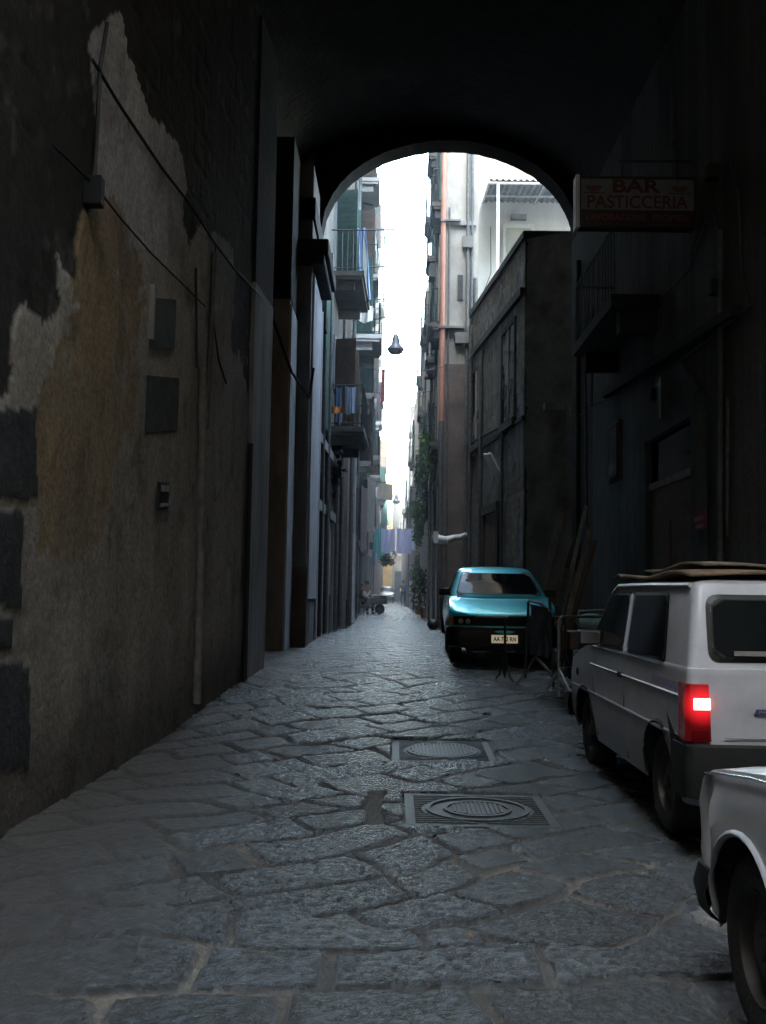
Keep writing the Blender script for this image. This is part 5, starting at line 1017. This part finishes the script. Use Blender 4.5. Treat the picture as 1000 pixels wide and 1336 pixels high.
b_(MB().box(-.21, .21, -.22, .2, .40, .43), 'seat'); b_(MB().box(-.21, .21, .19, .22, .6, .92), 'backrest')
for x_ in (-.19, .19): b_(MB().box(x_-.02, x_+.02, -.21, -.17, 0, .4), 'leg'); b_(MB().box(x_-.02, x_+.02, .18, .22, 0, .6), 'leg')
J = dict(pelvis=(0, 0, .93, .13, .11), waist=(0, 0, 1.1, .12, .10), chest=(0, 0, 1.33, .145, .11), neck=(0, -.01, 1.47, .05), head=(0, -.02, 1.59, .085, .10), crown=(0, -.01, 1.67, .07))
for s, k in (('L', -1), ('R', 1)): J.update({'sh'+s: (k*.18, 0, 1.40, .058), 'el'+s: (k*.24, .02, 1.12, .045), 'wr'+s: (k*.23, -.08, .88, .03), 'palm'+s: (k*.22, -.11, .81, .034, .022), 'hip'+s: (k*.09, 0, .90, .09), 'kn'+s: (k*.10, -.03*k, .50, .06), 'an'+s: (k*.11, .06*k, .09, .042), 'toe'+s: (k*.12, .06*k-.16, .05, .034)})
p = P(526, 790, 68); person('person in a blue top standing in the lane before the yellow shopfront', (p.x, 68, .36), .2, J, mat('blue_shirt', (.05, .14, .42), .8), darkcloth, {'sleeves': 1})
# yellow shop light at the end
a = P(522, 765, 96); b = P(532, 774, 96); t = thing('shop_sign', 'small bright yellow shop sign at the far end of the lane', 'sign', (.8, 96, 1)); MB().box(a.x, b.x, 95.9, 96, b.z, a.z).build('board', yellowsign, t, bevel=.01)
MB().tube([(b.x, 95.95, (a.z+b.z)/2), (b.x+.3, 95.95, (a.z+b.z)/2)], .02).build('bracket', iron, t)
a = P(541, 741, 60); t = thing('projecting_sign', 'small red and white sign projecting from the right wall beyond the shrubs', 'sign', a); MB().obox(a, (.14, 0, 0), (0, .04, 0), (0, 0, .16)).build('board', mat('red_sign', (.4, .12, .10), .5, var=.2), t); MB().tube([a+V((.13, 0, 0)), a+V((.3, 0, 0))], .015).build('bracket', iron, t)
# scraps against the kerb
for i, (px, py, Y, lb) in enumerate([(566, 818, 26.5, 'dark rubbish bag at the foot of the tan building'), (449, 800, 36, 'grey stone block at the foot of the left wall')]):
    p = P(px, py, Y); 
    t = thing('rubbish_bag' if i == 0 else 'stone_block', lb, 'bag' if i == 0 else 'block', (p.x, Y, .36)); mb = MB(); mb.grid(lambda a_, q: (p.x+.16*math.sin(PI*q)*math.cos(2*PI*a_)*(1+.12*math.sin(a_*31)), Y+.16*math.sin(PI*q)*math.sin(2*PI*a_), .5-.15*math.cos(PI*q)+.01*math.sin(a_*50)), 24, 10) if i == 0 else mb.box(p.x-.2, p.x+.1, Y-.2, Y+.3, .34, .62); mb.build('bag' if i == 0 else 'block', black if i == 0 else greyplast, t, smooth=60, bevel=.02)

# cables and small fittings along the facades
for A, B, par, O_, seed in ((*L1, b1, -1, 1), (*L2, b2, -1, 2), (*L3, b3, -1, 3), (*R2, q2, 1, 4), (*R3, q3, 1, 5), (*R4, q4, 1, 6)):
    rr2 = random.Random(seed); ln = math.hypot(B[0]-A[0], B[1]-A[1])
    for k in range(4):
        z_ = rr2.uniform(3.2, 9.5); pts = [wpt(A, B, ln*i/16, (.07+.03*rr2.random())*O_, z_-.35*abs(math.sin(i*.8+k))*rr2.uniform(.4, 1)) for i in range(17)]
        MB().tube(pts, .012, 5).build('conduit', cable, par, smooth=60)
    for k in range(4):
        s_ = rr2.uniform(.5, ln-1); z_ = rr2.uniform(3.4, 12); q = MB(); wbox(q, A, B, s_, s_+rr2.uniform(.25, .6), .0, rr2.uniform(.15, .3)*O_, z_, z_+rr2.uniform(.3, .6)); q.build('junction_box', rr2.choice([greyplast, plastic, greymetal, whitewall]), par)
for k, (y_, z_) in enumerate(((24.5, 6.9), (31, 7.6), (36, 10.2), (44, 8.2), (53, 9))):
    t = thing('overhead_cable', ['nearest thin cable crossing the lane beyond the arch', 'second thin cable crossing the lane, sagging below the lamp', 'third thin cable crossing the lane, high up', 'fourth thin cable crossing the lane beyond the red cloth', 'farthest thin cable crossing the lane'][k], 'cable', (0, y_, z_), 0, 'cables crossing the lane')
    MB().tube([(-1.5+2.85*i/12, y_+.1*i, z_+.25*(i/6-1)**2+.1*i/12) for i in range(13)], .009, 5).build('cable', cable, t, smooth=60)

p = P(600, 1282, 4.0); t = thing('paper_scrap', 'small crumpled orange scrap of paper in a joint of the foreground paving', 'litter', (.31, 4.02, .01))
MB().grid(lambda a, b: (.31+.028*a, 4.02+.018*b+.01*a, .018+.004*math.sin(a*5+b*4)), 6, 5).build('paper', mat('faded_orange_paper', (.30, .13, .04), .9), t)
for k, (x_, y_) in enumerate(((-1.1, 7.2), (-1.5, 9.6), (.9, 9.9))):
    t = thing('litter_scrap', ['small pale scrap of paper on the dusty paving by the left wall', 'flattened grey carton farther along the foot of the left wall', 'small dark wrapper near the front of the metal barriers'][k], 'litter', (x_, y_, zg(y_)))
    MB().grid(lambda a, b: (x_+.09*a+.02*b, y_+.07*b, zg(y_)+.014+.012*math.sin(a*6+k)*math.cos(b*5)), 7, 6).build('paper', [greyplast, greyplast, darkcloth][k], t)

# ------------------------------------------------------------------ light
hz = bpy.data.materials.new('street_haze'); hz.use_nodes = True; hn = hz.node_tree; hn.nodes.remove(hn.nodes['Principled BSDF'])
vs = hn.nodes.new('ShaderNodeVolumeScatter'); vs.inputs['Density'].default_value = .0048; vs.inputs['Color'].default_value = (.78, .90, 1, 1); vs.inputs['Anisotropy'].default_value = .3
hn.links.new(vs.outputs[0], hn.nodes['Material Output'].inputs['Volume'])
structure(MB().box(-8, 8.5, 19.9, 140, -.05, 27).build('haze', hz))
sc = bpy.context.scene
w = bpy.data.worlds.new('World'); sc.world = w; w.use_nodes = True; N = w.node_tree.nodes; bg = N['Background']
sky = N.new('ShaderNodeTexSky'); sky.sky_type = 'NISHITA'; sky.sun_disc = False
S = Vector((-.50, -.42, .78)).normalized()
sky.sun_elevation = math.asin(S.z); sky.sun_rotation = math.atan2(S.x, S.y); sky.air_density = 1.4; sky.dust_density = 3.0
hs = N.new('ShaderNodeHueSaturation'); hs.inputs['Saturation'].default_value = .74
tn = N.new('ShaderNodeMix'); tn.data_type = 'RGBA'; tn.blend_type = 'MULTIPLY'; tn.inputs[0].default_value = 1; tn.inputs[7].default_value = (.93, 1.0, .965, 1)
w.node_tree.links.new(sky.outputs[0], hs.inputs['Color']); w.node_tree.links.new(hs.outputs[0], tn.inputs[6]); w.node_tree.links.new(tn.outputs[2], bg.inputs[0]); bg.inputs[1].default_value = 4.2
sl = bpy.data.lights.new('sun', 'SUN'); so = bpy.data.objects.new('sun', sl); C.objects.link(so)
sl.energy = 5.0; sl.angle = R(.5); sl.color = (1, .95, .86); so.rotation_euler = S.to_track_quat('Z', 'Y').to_euler(); so.location = (0, 0, 30)
sc.view_settings.view_transform = 'Standard'; sc.view_settings.look = 'None'; sc.view_settings.exposure = 0
cy = sc.cycles; cy.use_denoising = True; cy.max_bounces = 10; cy.diffuse_bounces = 6; cy.glossy_bounces = 4; cy.caustics_reflective = False; cy.caustics_refractive = False
cy.sample_clamp_indirect = 6
try: cy.denoiser = 'OPENIMAGEDENOISE'
except Exception: pass
